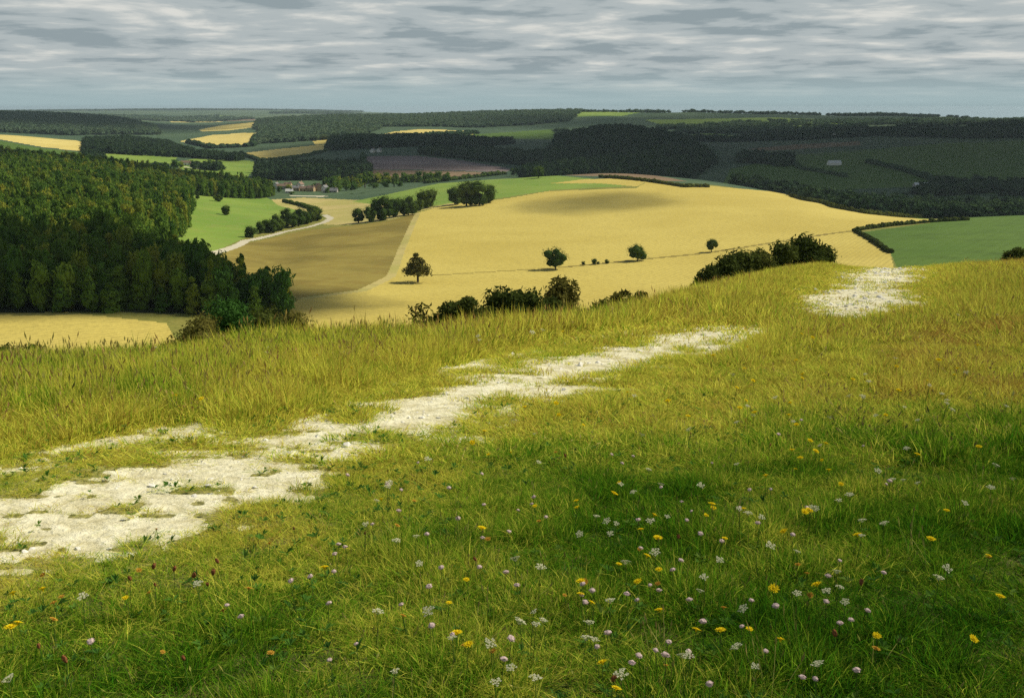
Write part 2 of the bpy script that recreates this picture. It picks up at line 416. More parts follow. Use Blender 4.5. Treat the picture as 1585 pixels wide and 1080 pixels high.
CM3 = cloudmat('added_shade_cloud', .84, .98, .60, .08)
CM2 = cloudmat('thin_cloud_vapour', .20, .95, .52)
def cloud(x, y, rx, ry, hz, rot=0, mat=CM, seed=0):
    """cloud whose shade falls at (x, y) on the land"""
    V, Fs = ICO[4]; V = V.copy()
    n = fbm(V[:, 0]*2.2+5+seed, V[:, 1]*2.2+3, seed, 3)*.5+fbm(V[:, 2]*2+V[:, 0]*3, V[:, 1]*3, seed+5, 3)*.5
    V *= (1+.35*(n-.5))[:, None]
    V[:, 2] = np.where(V[:, 2] < 0, V[:, 2]*.25, V[:, 2])
    me = mesh('cloud', V, Fs, [mat], smooth=True)
    o = link(bpy.data.objects.new('cloud', me))
    z0 = float(H(np.array(x), np.array(y))); t = (hz-z0)/SD[2]
    o.location = (x+SD[0]*t, y+SD[1]*t, hz); o.scale = (rx, ry, min(rx, ry)*.3+20); o.rotation_euler = (0, 0, R(rot))
    tag(o, kind='structure'); return o
def cl(u, Y, rx, ry, hz, rot=0, mat=CM, seed=0):
    x, y, z = at(u, Y); return cloud(x, y, rx, ry, max(hz, .19*(Y+ry)), rot, mat, seed)
CLOUDS = [
 (1450, 1900, 900, 1050, 420, 10, CM, 1), (1150, 2300, 700, 800, 430, 0, CM, 2),
 (1420, 3700, 1300, 800, 460, 5, CM2, 3), (950, 2050, 420, 600, 430, 0, CM, 4),
 (660, 1850, 360, 560, 430, 10, CM, 5), (60, 3300, 900, 1100, 450, 0, CM, 6),
 (980, 3300, 700, 500, 470, 0, CM2, 17),
 (944, 690, 62, 95, 330, 0, CM2, 7),
 (620, 1450, 240, 170, 400, 0, CM2, 12), (1560, 1300, 700, 480, 400, 0, CM, 13),
 (120, 305, 105, 66, 300, 0, CM, 14), (-140, 300, 100, 70, 300, 0, CM, 16), (265, 292, 86, 58, 300, 0, CM, 19), (330, 285, 45, 40, 280, 0, CM, 21), (120, 1000, 240, 120, 300, 0, CM, 15),  # unseen clouds added to darken the left wood, mainly its front
]
for a in CLOUDS: cl(*a)
cloud(125, -20, 115, 115, 300, 0, CM3, 8)  # unseen cloud added to darken the foreground towards the right

# ------------------------------------------------------------------ terrain mesh split into ground, path and fields
ys = [np.arange(-12, -3, .4), np.arange(-3, 2.35, .12), np.arange(2.4, 17, .085), np.exp(np.linspace(math.log(17.05), math.log(150), 150))]
ys.append(np.exp(np.linspace(math.log(151), math.log(1300), 330)))
ys.append(np.exp(np.linspace(math.log(1306), math.log(19000), 260)))
ys = np.concatenate(ys)
ss = np.concatenate([-np.exp(np.linspace(math.log(2.5), math.log(.62), 26))[:-1], np.linspace(-.62, .62, 1051), np.exp(np.linspace(math.log(.62), math.log(2.5), 26))[1:]])
GY, GS = np.meshgrid(ys, ss, indexing='ij')
GX = GS*np.sqrt(GY**2+36)
GZ = H(GX, GY)
nr, nc = GY.shape
CXg = .25*(GX[:-1, :-1]+GX[1:, :-1]+GX[:-1, 1:]+GX[1:, 1:]); CYg = .5*(GY[:-1, :-1]+GY[1:, :-1])
CZg = .25*(GZ[:-1, :-1]+GZ[1:, :-1]+GZ[:-1, 1:]+GZ[1:, 1:])
safeY = np.maximum(CYg, 1.0)
GU, GV = project(CXg, safeY, CZg); GU[CYg < 2] = -9999
def inpoly(px, py, poly):
    r = np.zeros(px.shape, bool); j = len(poly)-1
    for i in range(len(poly)):
        (xi, yi), (xj, yj) = poly[i], poly[j]
        if yi != yj:
            r ^= ((yi > py) != (yj > py)) & (px < (xj-xi)*(py-yi)/(yj-yi)+xi)
        j = i
    return r
# (object name, material, depth range, outline as photo points)
REG = [
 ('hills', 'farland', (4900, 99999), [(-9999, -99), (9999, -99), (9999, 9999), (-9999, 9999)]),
 ('pasture', 'pasture_dk', (2450, 4100), [(640, 213), (770, 206), (860, 200), (870, 222), (850, 236), (760, 235), (700, 228), (640, 222)]),
 ('wheat_field', 'gold', (120, 330), [(-900, 440), (0, 474), (120, 485), (258, 500), (320, 620), (-900, 700)]),
 ('wheat_field', 'gold', (118, 1050), [(645, 330), (690, 317), (780, 308), (850, 296), (985, 291), (1002, 281), (1100, 288), (1200, 297), (1300, 322), (1445, 341), (1325, 357), (1378, 392), (1400, 480), (1300, 620), (400, 620), (452, 470), (470, 460), (560, 450), (605, 430), (622, 385)]),
 ('stubble_field', 'stubble', (200, 820), [(318, 404), (380, 377), (470, 357), (545, 349), (600, 342), (644, 331), (638, 346), (620, 390), (598, 428), (560, 448), (480, 458), (440, 470), (380, 450)]),
 ('pasture', 'pasture', (380, 1150), [(240, 300), (290, 280), (345, 290), (395, 299), (432, 314), (470, 330), (440, 350), (380, 368), (310, 399), (285, 412), (225, 402), (240, 350)]),
 ('dry_field', 'straw', (600, 1190), [(420, 309), (470, 306), (560, 310), (640, 312), (646, 330), (600, 341), (545, 348), (500, 348), (512, 333), (470, 328), (430, 318)]),
 ('pasture', 'pasture', (500, 1120), [(545, 312), (600, 301), (650, 290), (700, 280), (770, 274), (850, 271), (930, 278), (992, 287), (900, 292), (850, 295), (780, 306), (690, 317), (640, 322), (590, 318)]),
 ('wheat_field', 'gold', (700, 1080), [(852, 284), (900, 278), (960, 276), (1002, 281), (986, 289), (930, 284)]),
 ('ploughed_strip', 'brown', (850, 1080), [(842, 263), (900, 261), (960, 264), (1040, 276), (1098, 288), (1060, 289), (1000, 279), (930, 273), (850, 271)]),
 ('pasture', 'pasture_dk', (200, 680), [(1330, 360), (1440, 345), (1470, 334), (2400, 326), (2400, 560), (1450, 560), (1378, 390)]),
 ('pasture', 'pasture', (560, 1000), [(1225, 303), (1260, 308), (1330, 322), (1445, 335), (1440, 341), (1300, 324)]),
 ('ploughed_field', 'plough', (1210, 1850), [(562, 243), (640, 241), (720, 249), (795, 262), (780, 267), (700, 264), (565, 262)]),
 ('ploughed_field', 'brown', (1210, 1700), [(505, 266), (565, 263), (700, 265), (780, 268), (720, 277), (640, 286), (540, 284)]),
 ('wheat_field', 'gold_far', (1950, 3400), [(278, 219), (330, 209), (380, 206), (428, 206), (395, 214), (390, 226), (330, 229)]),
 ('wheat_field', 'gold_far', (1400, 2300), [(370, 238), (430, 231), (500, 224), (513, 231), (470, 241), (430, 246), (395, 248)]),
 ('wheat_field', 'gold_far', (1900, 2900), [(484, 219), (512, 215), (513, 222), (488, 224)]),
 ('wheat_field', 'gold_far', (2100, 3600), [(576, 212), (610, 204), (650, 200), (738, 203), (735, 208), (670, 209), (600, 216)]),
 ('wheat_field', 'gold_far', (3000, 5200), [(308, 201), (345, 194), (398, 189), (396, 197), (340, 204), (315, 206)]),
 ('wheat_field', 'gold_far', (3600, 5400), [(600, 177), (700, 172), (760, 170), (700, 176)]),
 ('pasture', 'pasture', (1050, 1750), [(142, 246), (150, 236), (165, 232), (240, 242), (275, 243), (265, 256), (200, 254)]),
 ('pasture', 'pasture', (1050, 1750), [(268, 252), (300, 246), (350, 246), (393, 250), (396, 262), (380, 276), (330, 274), (280, 262)]),
 ('wheat_field', 'gold_far', (1300, 2100), [(-400, 196), (0, 203), (70, 207), (132, 221), (130, 235), (60, 227), (0, 216), (-400, 212)]),
 ('pasture', 'pasture_dk', (1100, 2000), [(-400, 214), (0, 218), (60, 229), (130, 237), (126, 252), (30, 250), (-400, 240)]),
 ('pasture', 'pasture', (1500, 2900), [(1068, 209), (1100, 206), (1135, 210), (1125, 214), (1090, 217), (1075, 217)]),
 ('bare_field', 'brown', (1500, 2900), [(1155, 231), (1230, 224), (1330, 219), (1332, 225), (1240, 231), (1180, 234)]),
 ('pasture', 'pasture_dk', (850, 2500), [(1130, 262), (1230, 240), (1340, 232), (1460, 222), (1700, 215), (1700, 300), (1480, 300), (1400, 290), (1250, 296), (1120, 284)]),  # cloud shade on the right valley partly put into this darker pasture colour
 ('pasture', 'pasture', (3000, 5000), [(800, 176), (880, 172), (1000, 173), (960, 180), (850, 181)]),
 ('pasture', 'pasture', (2600, 4300), [(1000, 186), (1200, 182), (1330, 188), (1300, 200), (1150, 204), (1050, 202)]),
 ('pasture', 'pasture', (5200, 11000), [(170, 183), (250, 180), (262, 184), (180, 187)]), ('wheat_field', 'gold_far', (5200, 11000), [(262, 188), (330, 186), (345, 189), (270, 191)]),
 ('pasture', 'pasture', (5200, 11000), [(300, 180), (355, 179), (360, 183), (305, 184)]), ('bare_field', 'brown', (5200, 11000), [(345, 184), (392, 183), (398, 187), (350, 188)]),
 ('wheat_field', 'gold_far', (3900, 6500), [(235, 195), (262, 194), (264, 198), (237, 198)]),
]
RID = np.zeros(CXg.shape, np.int16)               # 0 near ground, 1 rough slope, 2 hills, 3.. fields
RID[CYg >= 55] = 1; RID[(CYg >= 820) | ((CYg > 560) & (GU > 1150))] = 2
WOODPLAN = [(-260, 246), (0, 248), (250, 252), (400, 255), (452, 262), (442, 285), (380, 300), (320, 325), (258, 385), (256, 440), (288, 560), (298, 700), (290, 850), (400, 930), (425, 980), (415, 1060), (250, 1100), (0, 1130), (-260, 1130)]
wf = inpoly(GU, CYg, WOODPLAN)
for i, (nm, mt, (a, b), poly) in enumerate(REG):
    ok = (CYg >= a) & (CYg <= b)
    RID[ok & inpoly(GU, GV, poly)] = 4+i
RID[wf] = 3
CK = chalk(GX, GY); CK[(GY > 60) | (GY < -4)] = 0
WE = sst(np.maximum(pathmask(GX, GY), worn(GX, GY)-.3), -1.3, .1); CKc = pathmask(CXg, CYg); RID[(CYg < 55) & (CKc > -.35)] = 90
# thin pale strips that follow a line on the land: tracks and grass baulks
def strip(pts, wd, rid):
    W_ = [hit(u, v, 0, y0, y1)[:2] for u, v, y0, y1 in pts]
    for (x0, y0), (x1, y1) in zip(W_[:-1], W_[1:]):
        dx, dy = x1-x0, y1-y0
        sel = (np.abs(CYg-(y0+y1)/2) < abs(dy)/2+30)
        t = np.clip(((CXg[sel]-x0)*dx+(CYg[sel]-y0)*dy)/(dx*dx+dy*dy), 0, 1)
        d = np.hypot(CXg[sel]-x0-t*dx, CYg[sel]-y0-t*dy)
        r = RID[sel]; r[d < wd] = rid; RID[sel] = r
strip([(300, 402, 300, 1100), (330, 392, 300, 1100), (380, 373, 300, 1100), (440, 359, 300, 1100), (480, 351, 300, 1100), (503, 344, 300, 1100), (512, 338, 300, 1100), (503, 333, 300, 1100)], 2.5, 91)
strip([(285, 258, 900, 1800), (318, 262, 900, 1800), (333, 254, 900, 1800)], 6, 91)
strip([(458, 303, 900, 1400), (498, 304, 900, 1400)], 7, 91)
strip([(600, 338, 300, 1100), (645, 327, 300, 1100), (700, 315, 300, 1100)], 3.0, 92)
strip([(655, 427, 200, 800), (760, 421, 200, 800), (870, 414, 200, 800)], 1.1, 93)
strip([(870, 414, 200, 800), (990, 402, 200, 800), (1100, 391, 200, 800), (1220, 372, 200, 800), (1325, 357, 200, 800)], 1.6, 93)
strip([(470, 462, 200, 600), (560, 450, 200, 600), (605, 428, 200, 600), (622, 385, 200, 700), (640, 344, 200, 800), (646, 331, 200, 900)], 1.8, 92)
strip([(870, 235, 1300, 2400), (800, 262, 1100, 2400)], 5, 3)

def submesh(name, mat, sel, smooth=True, chalk_attr=False):
    ii, jj = np.nonzero(sel)
    if len(ii) == 0: print('EMPTY REGION', name); return None
    a = ii*nc+jj; Fq = np.stack([a, a+1, a+nc+1, a+nc], 1)
    uq, inv = np.unique(Fq.ravel(), return_inverse=True)
    V = np.stack([GX.ravel()[uq], GY.ravel()[uq], GZ.ravel()[uq]], 1)
    at_ = {'chalk': CK.ravel()[uq], 'wear': WE.ravel()[uq]} if chalk_attr else None
    me = mesh(name, V, inv.reshape(-1, 4), [mat], smooth=smooth, attrs=at_)
    o = link(bpy.data.objects.new(name, me)); return tag(o, kind='structure')
submesh('ground', M['near'], RID == 0, chalk_attr=True)
submesh('chalk_path', M['near'], RID == 90, chalk_attr=True)
submesh('slope', M['slope'], RID == 1)
submesh('hills', M['hills'], RID == 2)
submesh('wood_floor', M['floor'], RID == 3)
submesh('white_track', M['track'], RID == 91)
submesh('grass_margin', M['straw'], RID == 92)
submesh('grass_baulk', M['stubble'], RID == 93)
for i, (nm, mt, rg, poly) in enumerate(REG):
    submesh(nm, M[mt], RID == 4+i)

# ------------------------------------------------------------------ scatter of stuff by geometry nodes
def scatter(name, pts, rot, scl, idx, protos, tint=None, label=None, cat=None):
    n = len(pts)
    me = bpy.data.meshes.new(name); me.vertices.add(n); me.vertices.foreach_set('co', np.asarray(pts, np.float32).ravel())
    def fa(nm, typ, arr, fld='value'):
        a = me.attributes.new(nm, typ, 'POINT'); a.data.foreach_set(fld, arr)
    fa('rot', 'FLOAT_VECTOR', np.asarray(rot, np.float32).ravel(), 'vector')
    fa('scl', 'FLOAT_VECTOR', np.asarray(scl, np.float32).ravel(), 'vector')
    fa('idx', 'INT', np.asarray(idx, np.int32))
    fa('tint', 'FLOAT', np.asarray(tint if tint is not None else np.zeros(n), np.float32))
    o = link(bpy.data.objects.new(name, me)); tag(o, label, cat, kind='stuff')
    col = bpy.data.collections.new(name+'_kinds')
    for q, pm in enumerate(protos):
        po = bpy.data.objects.new('%s_kind_%02d' % (name, q), pm); col.objects.link(po)
    g = bpy.data.node_groups.new(name, 'GeometryNodeTree')
    g.interface.new_socket('Geometry', in_out='INPUT', socket_type='NodeSocketGeometry')
    g.interface.new_socket('Geometry', in_out='OUTPUT', socket_type='NodeSocketGeometry')
    nd = g.nodes; gi = nd.new('NodeGroupInput'); go = nd.new('NodeGroupOutput')
    ip = nd.new('GeometryNodeInstanceOnPoints'); ci = nd.new('GeometryNodeCollectionInfo')
    ci.inputs[0].default_value = col; ci.inputs[1].default_value = True; ci.inputs[2].default_value = True
    def na(nm, dt): a = nd.new('GeometryNodeInputNamedAttribute'); a.data_type = dt; a.inputs[0].default_value = nm; return a.outputs[0]
    L = g.links
    L.new(gi.outputs[0], ip.inputs['Points']); L.new(ci.outputs[0], ip.inputs['Instance'])
    ip.inputs['Pick Instance'].default_value = True
    L.new(na('idx', 'INT'), ip.inputs['Instance Index']); L.new(na('scl', 'FLOAT_VECTOR'), ip.inputs['Scale'])
    er = nd.new('FunctionNodeEulerToRotation'); L.new(na('rot', 'FLOAT_VECTOR'), er.inputs[0]); L.new(er.outputs[0], ip.inputs['Rotation'])
    L.new(ip.outputs[0], go.inputs[0])
    md = o.modifiers.new('scatter', 'NODES'); md.node_group = g
    return o

# ------------------------------------------------------------------ trees
def crown_mesh(name, seed, mat, w=1.0, h=1.0, lobes=10, leaves=900, ls=.06, shape='round', cores=True, core=.8, lrm=1.0):
    """leafy crown: lobes of many small leaf sprays round dense cores; base at z=0, height h, half width w"""
    rg = np.random.default_rng(seed); Vs = []; Fs = []; n0 = 0
    C = []
    for i in range(lobes):
        for _ in range(50):
            t = rg.uniform(.0, 1) ; a = rg.uniform(0, 2*math.pi)
            if shape == 'cone': rad = w*(1-t)**.75*.85+.05*w
            elif shape == 'wide': rad = w*math.sqrt(max(0, 1-(1.5*(t-.33))**2))
            else: rad = w*math.sqrt(max(0.02, 1-(2*t-1)**2))
            rr = rad*math.sqrt(rg.uniform(.15, 1))*.72
            c_ = np.array([rr*math.cos(a), rr*math.sin(a), h*(.10+.74*t)])
            if all(np.linalg.norm(c_-q[0]) > .3*w for q in C): break
        lr = lrm*(.44+.18*rg.random())*min(w, h*.75)*(1.0 if shape != 'cone' else max(.35, 1-.6*t))
        C.append((c_, lr))
    if cores:
        IV, IF = ICO[1]
        for c_, lr in C:
            V = IV*lr*core*np.array([1, 1, .85])*(1+.25*rg.standard_normal((len(IV), 1))*.5)+c_
            Vs.append(V); Fs.append(IF+n0); n0 += len(V)
    per = leaves//len(C)
    for c_, lr in C:
        d = rg.standard_normal((per, 3)); d /= np.linalg.norm(d, axis=1)[:, None]
        d[:, 2] = np.where(d[:, 2] < -.35, -d[:, 2], d[:, 2])
        r = lr*(1+.17*rg.standard_normal(per)); p = c_+d*r[:, None]*np.array([1, 1, .85])
        nrm = d+.7*rg.standard_normal((per, 3)); nrm /= np.linalg.norm(nrm, axis=1)[:, None]
        t1 = np.cross(nrm, rg.standard_normal((per, 3))); t1 /= np.linalg.norm(t1, axis=1)[:, None]+1e-9
        t2 = np.cross(nrm, t1); sz = ls*(.6+.8*rg.random(per))[:, None]
        V = np.stack([p-t1*sz, p+t2*sz*.75, p+t1*sz], 1).reshape(-1, 3)
        V = V+rg.normal(0, ls*.12, V.shape)
        Vs.append(V); Fs.append(np.arange(per*3).reshape(-1, 3)+n0); n0 += per*3
    return mesh(name, np.concatenate(Vs), np.concatenate(Fs), [mat])
def trunk_mesh(name, seed, h=1.0, r=.05, top=.6, limbs=6, spread=.4):
    rg = random.Random(seed); b = MB(); p = np.array([0, 0, -.06*h])
    q = np.array([rg.uniform(-.03, .03), rg.uniform(-.03, .03), h*.22]); b.tube(p, q, r*1.3, r, 9)
    q2 = q+np.array([rg.uniform(-.05, .05), rg.uniform(-.05, .05), h*top-h*.22]); b.tube(q, q2, r, r*.4, 9)
    for i in range(limbs):
        t = rg.uniform(.1, .95); a = 2*math.pi*i/limbs+rg.uniform(-.4, .4); s = q+(q2-q)*t
        e = s+np.array([math.cos(a)*spread*(1.1-.5*t), math.sin(a)*spread*(1.1-.5*t), h*rg.uniform(.1, .25)])
        m_ = (s+e)/2-np.array([0, 0, h*.03]); b.tube(s, m_, r*.42, r*.28, 6); b.tube(m_, e, r*.28, r*.1, 6)
    return b.me(name, M['bark'], True)
def tree(name, u, Y, vtop, wpx, label, cat='tree', mat='tree_leaf', shape='round', seed=0, trunk=.16, group=None, lobes=11, leaves=1500, ls=.055, cores=True, minh=None, core=.8, lr=1.0):
    x, y, z = at(u, Y) if Y > 0 else hit(u, -Y, 0, 240, 1500); Y = y
    h = -float(tan_of_v(vtop))*Y-z
    if minh: h = max(h, minh)
    hw = wpx/F*Y/2*1.02
    o = empty(name, (x, y, z-.02*h), random.Random(seed).uniform(0, 6.28))
    tag(o, label, cat, group)
    ch = h*(1-trunk)
    cm = crown_mesh('crown', seed+100, M[mat], hw/.98, ch, lobes, leaves, ls*max(hw, ch*.5), shape, cores, core, lr)
    c_ = link(bpy.data.objects.new('crown', cm), o); c_.location = (0, 0, h*trunk)
    t_ = link(bpy.data.objects.new('trunk', trunk_mesh('trunk', seed, h, max(.03*h, .05), trunk+.45, 6, hw*.6)), o)
    return o

# lone trees and bushes in the fields and on the brow
tree('oak_tree', 647, -437, 387, 58, 'open-crowned oak standing alone in the pale wheat field with gaps between its boughs', mat='oak_leaf', shape='cone', seed=1, trunk=.20, lobes=28, leaves=2600, ls=.06, core=.5, lr=.5)
tree('field_tree', 860, -417, 385, 35, 'dark round-topped tree on the grass baulk directly above an olive bush', seed=2, trunk=.18)
tree('field_tree', 987, -404, 379, 33, 'dark lone tree with a diamond-shaped crown on the baulk across the wheat', seed=3, trunk=.2, shape='wide')
tree('field_tree', 1101, -390, 369, 20, 'small round tree near the right end of the baulk, casting a long shadow', seed=4, trunk=.2)
for i, (u, vt, wp, lb) in enumerate([(903, 405, 8, 'small round bush on the baulk beside the dark round-topped tree'), (922, 401, 15, 'widest of the three little bushes on the baulk'), (939, 402, 9, 'rightmost of the three little bushes on the baulk')]):
    tree('bush', u, -410+i, vt, wp, lb, 'bush', seed=10+i, trunk=.03, leaves=500, lobes=6, ls=.09, group='little bushes along the baulk')
for i, (u, Y, vt, wp, lb) in enumerate([(555, -345, 323, 22, 'smallest round tree at the left end of the tree row above the stubble field'), (574, -344, 318, 22, 'second tree from the left in the row above the stubble field'),
        (592, -341, 302, 36, 'tallest broad tree in the row above the stubble field'), (613, -336, 305, 28, 'dark tree right of the tallest one in the row above the stubble'), (632, -333, 305, 32, 'rounded tree in the middle right of the row above the stubble'), (661, -322, 291, 33, 'round tree at the right end of the row, against the green pasture'), (648, -326, 308, 20, 'low tree tucked under the right end of the row')]):
    tree('hedgerow_tree', u, Y, vt, wp, lb, seed=20+i, trunk=.06, leaves=1500, group='row of trees above the stubble field')
for i, (u, Y, vt, wp, lb) in enumerate([(704, -317, 285, 26, 'left tree of the dark rounded clump at the top of the wheat field'), (722, -319, 279, 34, 'tall middle tree of the dark rounded clump above the wheat'), (742, -318, 280, 34, 'second middle tree of the dark rounded clump above the wheat'), (758, -314, 287, 26, 'right tree of the dark rounded clump above the wheat')]):
    tree('clump_tree', u, Y, vt, wp, lb, seed=30+i, trunk=.05, leaves=1600, group='dark clump of trees at the top of the wheat field')
rr = random.Random(5)
TR = [(388, -368, 351, 20), (402, -362, 343, 20), (415, -360, 337, 24), (430, -357, 333, 26), (443, -352, 318, 22), (452, -352, 331, 26), (462, -350, 320, 22), (470, -347, 327, 26), (482, -344, 318, 24), (490, -342, 320, 24), (424, -360, 338, 18)]
for i, (u, Y, vt, wp) in enumerate(TR):
    tree('hedgerow_tree', u, Y, vt, wp, 'dark rounded tree in the belt beside the white track', seed=40+i, trunk=.04, leaves=1200, group='belt of trees beside the white track')
for i, (u, Y, vt, wp, lb) in enumerate([(306, -309, 296, 9, 'narrow dark tree at the top left of the bright green pasture'), (337, -312, 301, 14, 'low dark bush-like tree in the middle of the bright green pasture'), (350, -333, 317, 16, 'round dark tree lowest in the bright green pasture')]):
    tree('pasture_tree', u, Y, vt, wp, lb, seed=60+i, trunk=.08, leaves=900)
tree('field_tree', 795, -273, 258, 12, 'slim dark tree at the right tip of the ploughed field', seed=70, trunk=.12, leaves=700)
tree('field_tree', 833, -276, 258, 22, 'spreading tree at the head of the brown strip beyond the wheat', seed=71, trunk=.2, shape='wide', leaves=900)

# shrubs on the brow: they stand just beyond it, on the slope
def shrub(u, Y, vt, wp, lb, mat='shrub_dark', seed=0, group=None, lobes=18, leaves=4200, ls=.055, cat='shrub', cores=True):
    return tree('shrub', u, Y, vt-2, wp*1.45, lb, cat, mat, 'round', seed, .05, group, lobes, leaves, ls, cores)
G1 = 'dark thorn shrubs on the brow left of the olive bush'
shrub(667, 29, 452, 50, 'thin leggy shrub with yellowish leaves at the left end of the thorn shrubs', 'oak_leaf', 80, G1, 14, 900, .075, cores=False)
shrub(694, 28, 458, 44, 'dark thorn shrub right of the thin leggy one', seed=81, group=G1)
shrub(724, 28, 447, 32, 'tall narrow black thorn shrub, tallest of the left half', seed=82, group=G1)
shrub(752, 28.5, 470, 44, 'low thorn shrub in the gap between two taller ones', seed=83, group=G1)
shrub(780, 29, 434, 60, 'broad dark thorn shrub with pointed top in the middle of the brow', seed=84, group=G1, leaves=3200)
shrub(812, 29.5, 440, 56, 'dark thorn shrub sloping down beside the olive bush', seed=85, group=G1, leaves=3000)
shrub(843, 30, 448, 44, 'low dark thorn shrub touching the olive bush', seed=86, group=G1)
shrub(862, 34, 413, 52, 'olive green bush below the dark round-topped tree', 'shrub_olive', 87, None, 12, 3000, .055, 'bush')
shrub(895, 32, 438, 40, 'thin brownish shrub fading into the grass right of the olive bush', 'oak_leaf', 88, None, 12, 900, .07)
for i, (u, vt, wp) in enumerate([(930, 440, 34), (962, 436, 34), (985, 434, 22), (1040, 428, 30)]):
    shrub(u, 36+2*i, vt, wp, 'low reddish brown scrub tuft breaking the skyline of the brow', 'oak_leaf', 90+i, 'low scrub tufts on the brow', 8, 700, .08, cores=False)
G2 = 'dark thorn shrubs climbing the brow before the wheat'
for i, (u, Y, vt, wp, lb) in enumerate([(1090, 42, 399, 36, 'lowest dark shrub at the left end of the climbing thorn row'), (1118, 44, 388, 42, 'second dark shrub from the left in the climbing thorn row'), (1142, 46, 380, 52, 'pointed dark shrub in the middle of the climbing thorn row'),
        (1172, 50, 376, 40, 'low dark shrub in the dip of the climbing thorn row'), (1200, 54, 361, 50, 'tall dark shrub right of the dip in the climbing thorn row'), (1238, 60, 352, 46, 'biggest and highest dark shrub of the climbing thorn row'), (1266, 62, 368, 30, 'small trailing shrub at the right end of the climbing thorn row')]):
    shrub(u, Y, vt, wp, lb, seed=100+i, group=G2, leaves=3000, ls=.055)
shrub(357, 21, 466, 62, 'bright green rounded bush in front of the dark wood', 'shrub_green', 110, None, 16, 4000, .05, 'bush')
shrub(318, 19, 492, 50, 'low olive bush at the left foot of the bright green one', 'shrub_olive', 111, None, 10, 2600, .055, 'bush')
shrub(285, 20, 494, 56, 'brownish scrub bush where the wheat field meets the wood', 'oak_leaf', 112, None, 10, 2600, .055, 'bush')
shrub(418, 23, 484, 62, 'dark brown bush between the green bush and the wood end', 'shrub_dark', 113, None, 10, 2600, .055, 'bush')
shrub(458, 24, 482, 50, 'small olive scrub at the end of the dark wood', 'shrub_olive', 114, None, 8, 1800, .06, 'bush')
for i, (u, vt) in enumerate([(22, 536), (58, 539)]):
    shrub(u, 17, vt, 44, ('low dark scrub at the left edge under the wheat field', 'low dark scrub beside the two yellow flowers on the left brow')[i], 'shrub_dark', 120+i, None, 8, 1500, .07)
shrub(1560, 58, 376, 34, 'dark low shrub at the right edge before the green field', seed=130)

# ------------------------------------------------------------------ woods
def plan_points(poly, spacing, seed, y0=None, y1=None):
    """jittered grid of ground points inside a plan outline given as (photo column, depth)"""
    W_ = [at(u, Y)[:2] for u, Y in poly]
    # subdivide outline along the view so straight plan edges stay put
    xs = [p[0] for p in W_]; yy = [p[1] for p in W_]
    gx, gy = np.meshgrid(np.arange(min(xs), max(xs), spacing), np.arange(min(yy), max(yy), spacing))
    rg = np.random.default_rng(seed)
    gx = gx+rg.uniform(-.45, .45, gx.shape)*spacing; gy = gy+rg.uniform(-.45, .45, gy.shape)*spacing
    gx = gx.ravel(); gy = gy.ravel(); k_ = inpoly(gx, gy, W_); return gx[k_], gy[k_], rg
WL = [crown_mesh('tree_kind', 200+i, M['wood_leaf'], 1, [2.6, 3.0, 3.4, 2.4, 2.8][i], 12, 700, .16, ['round', 'cone', 'cone', 'round', 'cone'][i]) for i in range(5)]
WD = [crown_mesh('tree_kind', 220+i, M['wood_dark'], 1, [2.2, 2.6, 2.0][i], 9, 260, .22) for i in range(3)]
WF = [crown_mesh('tree_kind', 230+i, M['wood_far'], 1, [1.8, 2.1, 1.7][i], 7, 130, .26) for i in range(3)]
gx, gy, rg = plan_points(WOODPLAN, 4.9, 77)
uu, _v = project(gx, gy, H(gx, gy)); kk = (uu > -120); gx, gy = gx[kk], gy[kk]
gz = H(gx, gy); order = np.argsort(gy); N1 = 300
uu, _v = project(gx, gy, gz)
inview = uu > -10
# the wood's trees that show largest: nearest ones in view
front = [i for i in order if inview[i]][:N1]
fs = set(front)
hts = 11+5*fbm(gx/25, gy/25, 5, 3)+rg.normal(0, 1.9, len(gx))
tipf = sst(uu, 330, 450)*(gy < 340)
hts = hts*(1-.26*tipf)
GW = 'trees of the dark wood on the left slope'
for i in front:
    q = int(rg.integers(0, 5)); hs = hts[i]/(WL[q]['h'] if 'h' in WL[q] else [2.6, 3.0, 3.4, 2.4, 2.8][q])
    o = bpy.data.objects.new('woodland_tree', WL[q]); o.location = (gx[i], gy[i], gz[i]-.5)
    ws = 2.3+1.5*rg.random(); o.scale = (ws, ws, hs); o.rotation_euler = (0, 0, rg.uniform(0, 6.28))
    link(o); tag(o, 'dark leafy tree in the near edge of the wood above the left wheat field', 'tree', GW)
rest = np.array([i for i in range(len(gx)) if i not in fs])
def wood_scatter(name, gx, gy, hs, ws, protos, ph, label, seed, sink=.6):
    rg = np.random.default_rng(seed); n = len(gx); idx = rg.integers(0, len(protos), n)
    gz = H(gx, gy); hh = np.asarray(hs)/np.array(ph)[idx]
    scl = np.stack([ws*rg.uniform(.85, 1.2, n), ws*rg.uniform(.85, 1.2, n), hh], 1)
    rot = np.stack([np.zeros(n), np.zeros(n), rg.uniform(0, 6.28, n)], 1)
    return scatter(name, np.stack([gx, gy, gz-sink], 1), rot, scl, idx, protos, label=label, cat='wood')
wood_scatter('wood', gx[rest], gy[rest], hts[rest], 2.9, WL, [2.6, 3.0, 3.4, 2.4, 2.8], 'mass of green and yellow-green treetops climbing the left hillside', 1)
def woods(name, polys, spacing, hm, hj, wsc, protos, ph, label, seed, keep=1.0):
    X = []; Y = []
    for q, pl in enumerate(polys):
        a, b, r = plan_points(pl, spacing, seed+q); X.append(a); Y.append(b)
    X = np.concatenate(X); Y = np.concatenate(Y); r = np.random.default_rng(seed)
    if keep < 1:
        kp = fbm(X/60, Y/60, seed, 3) > (1-keep)*.9; X, Y = X[kp], Y[kp]
    return wood_scatter(name, X, Y, hm+hj*r.uniform(-1, 1, len(X)), wsc, protos, ph, label, seed)
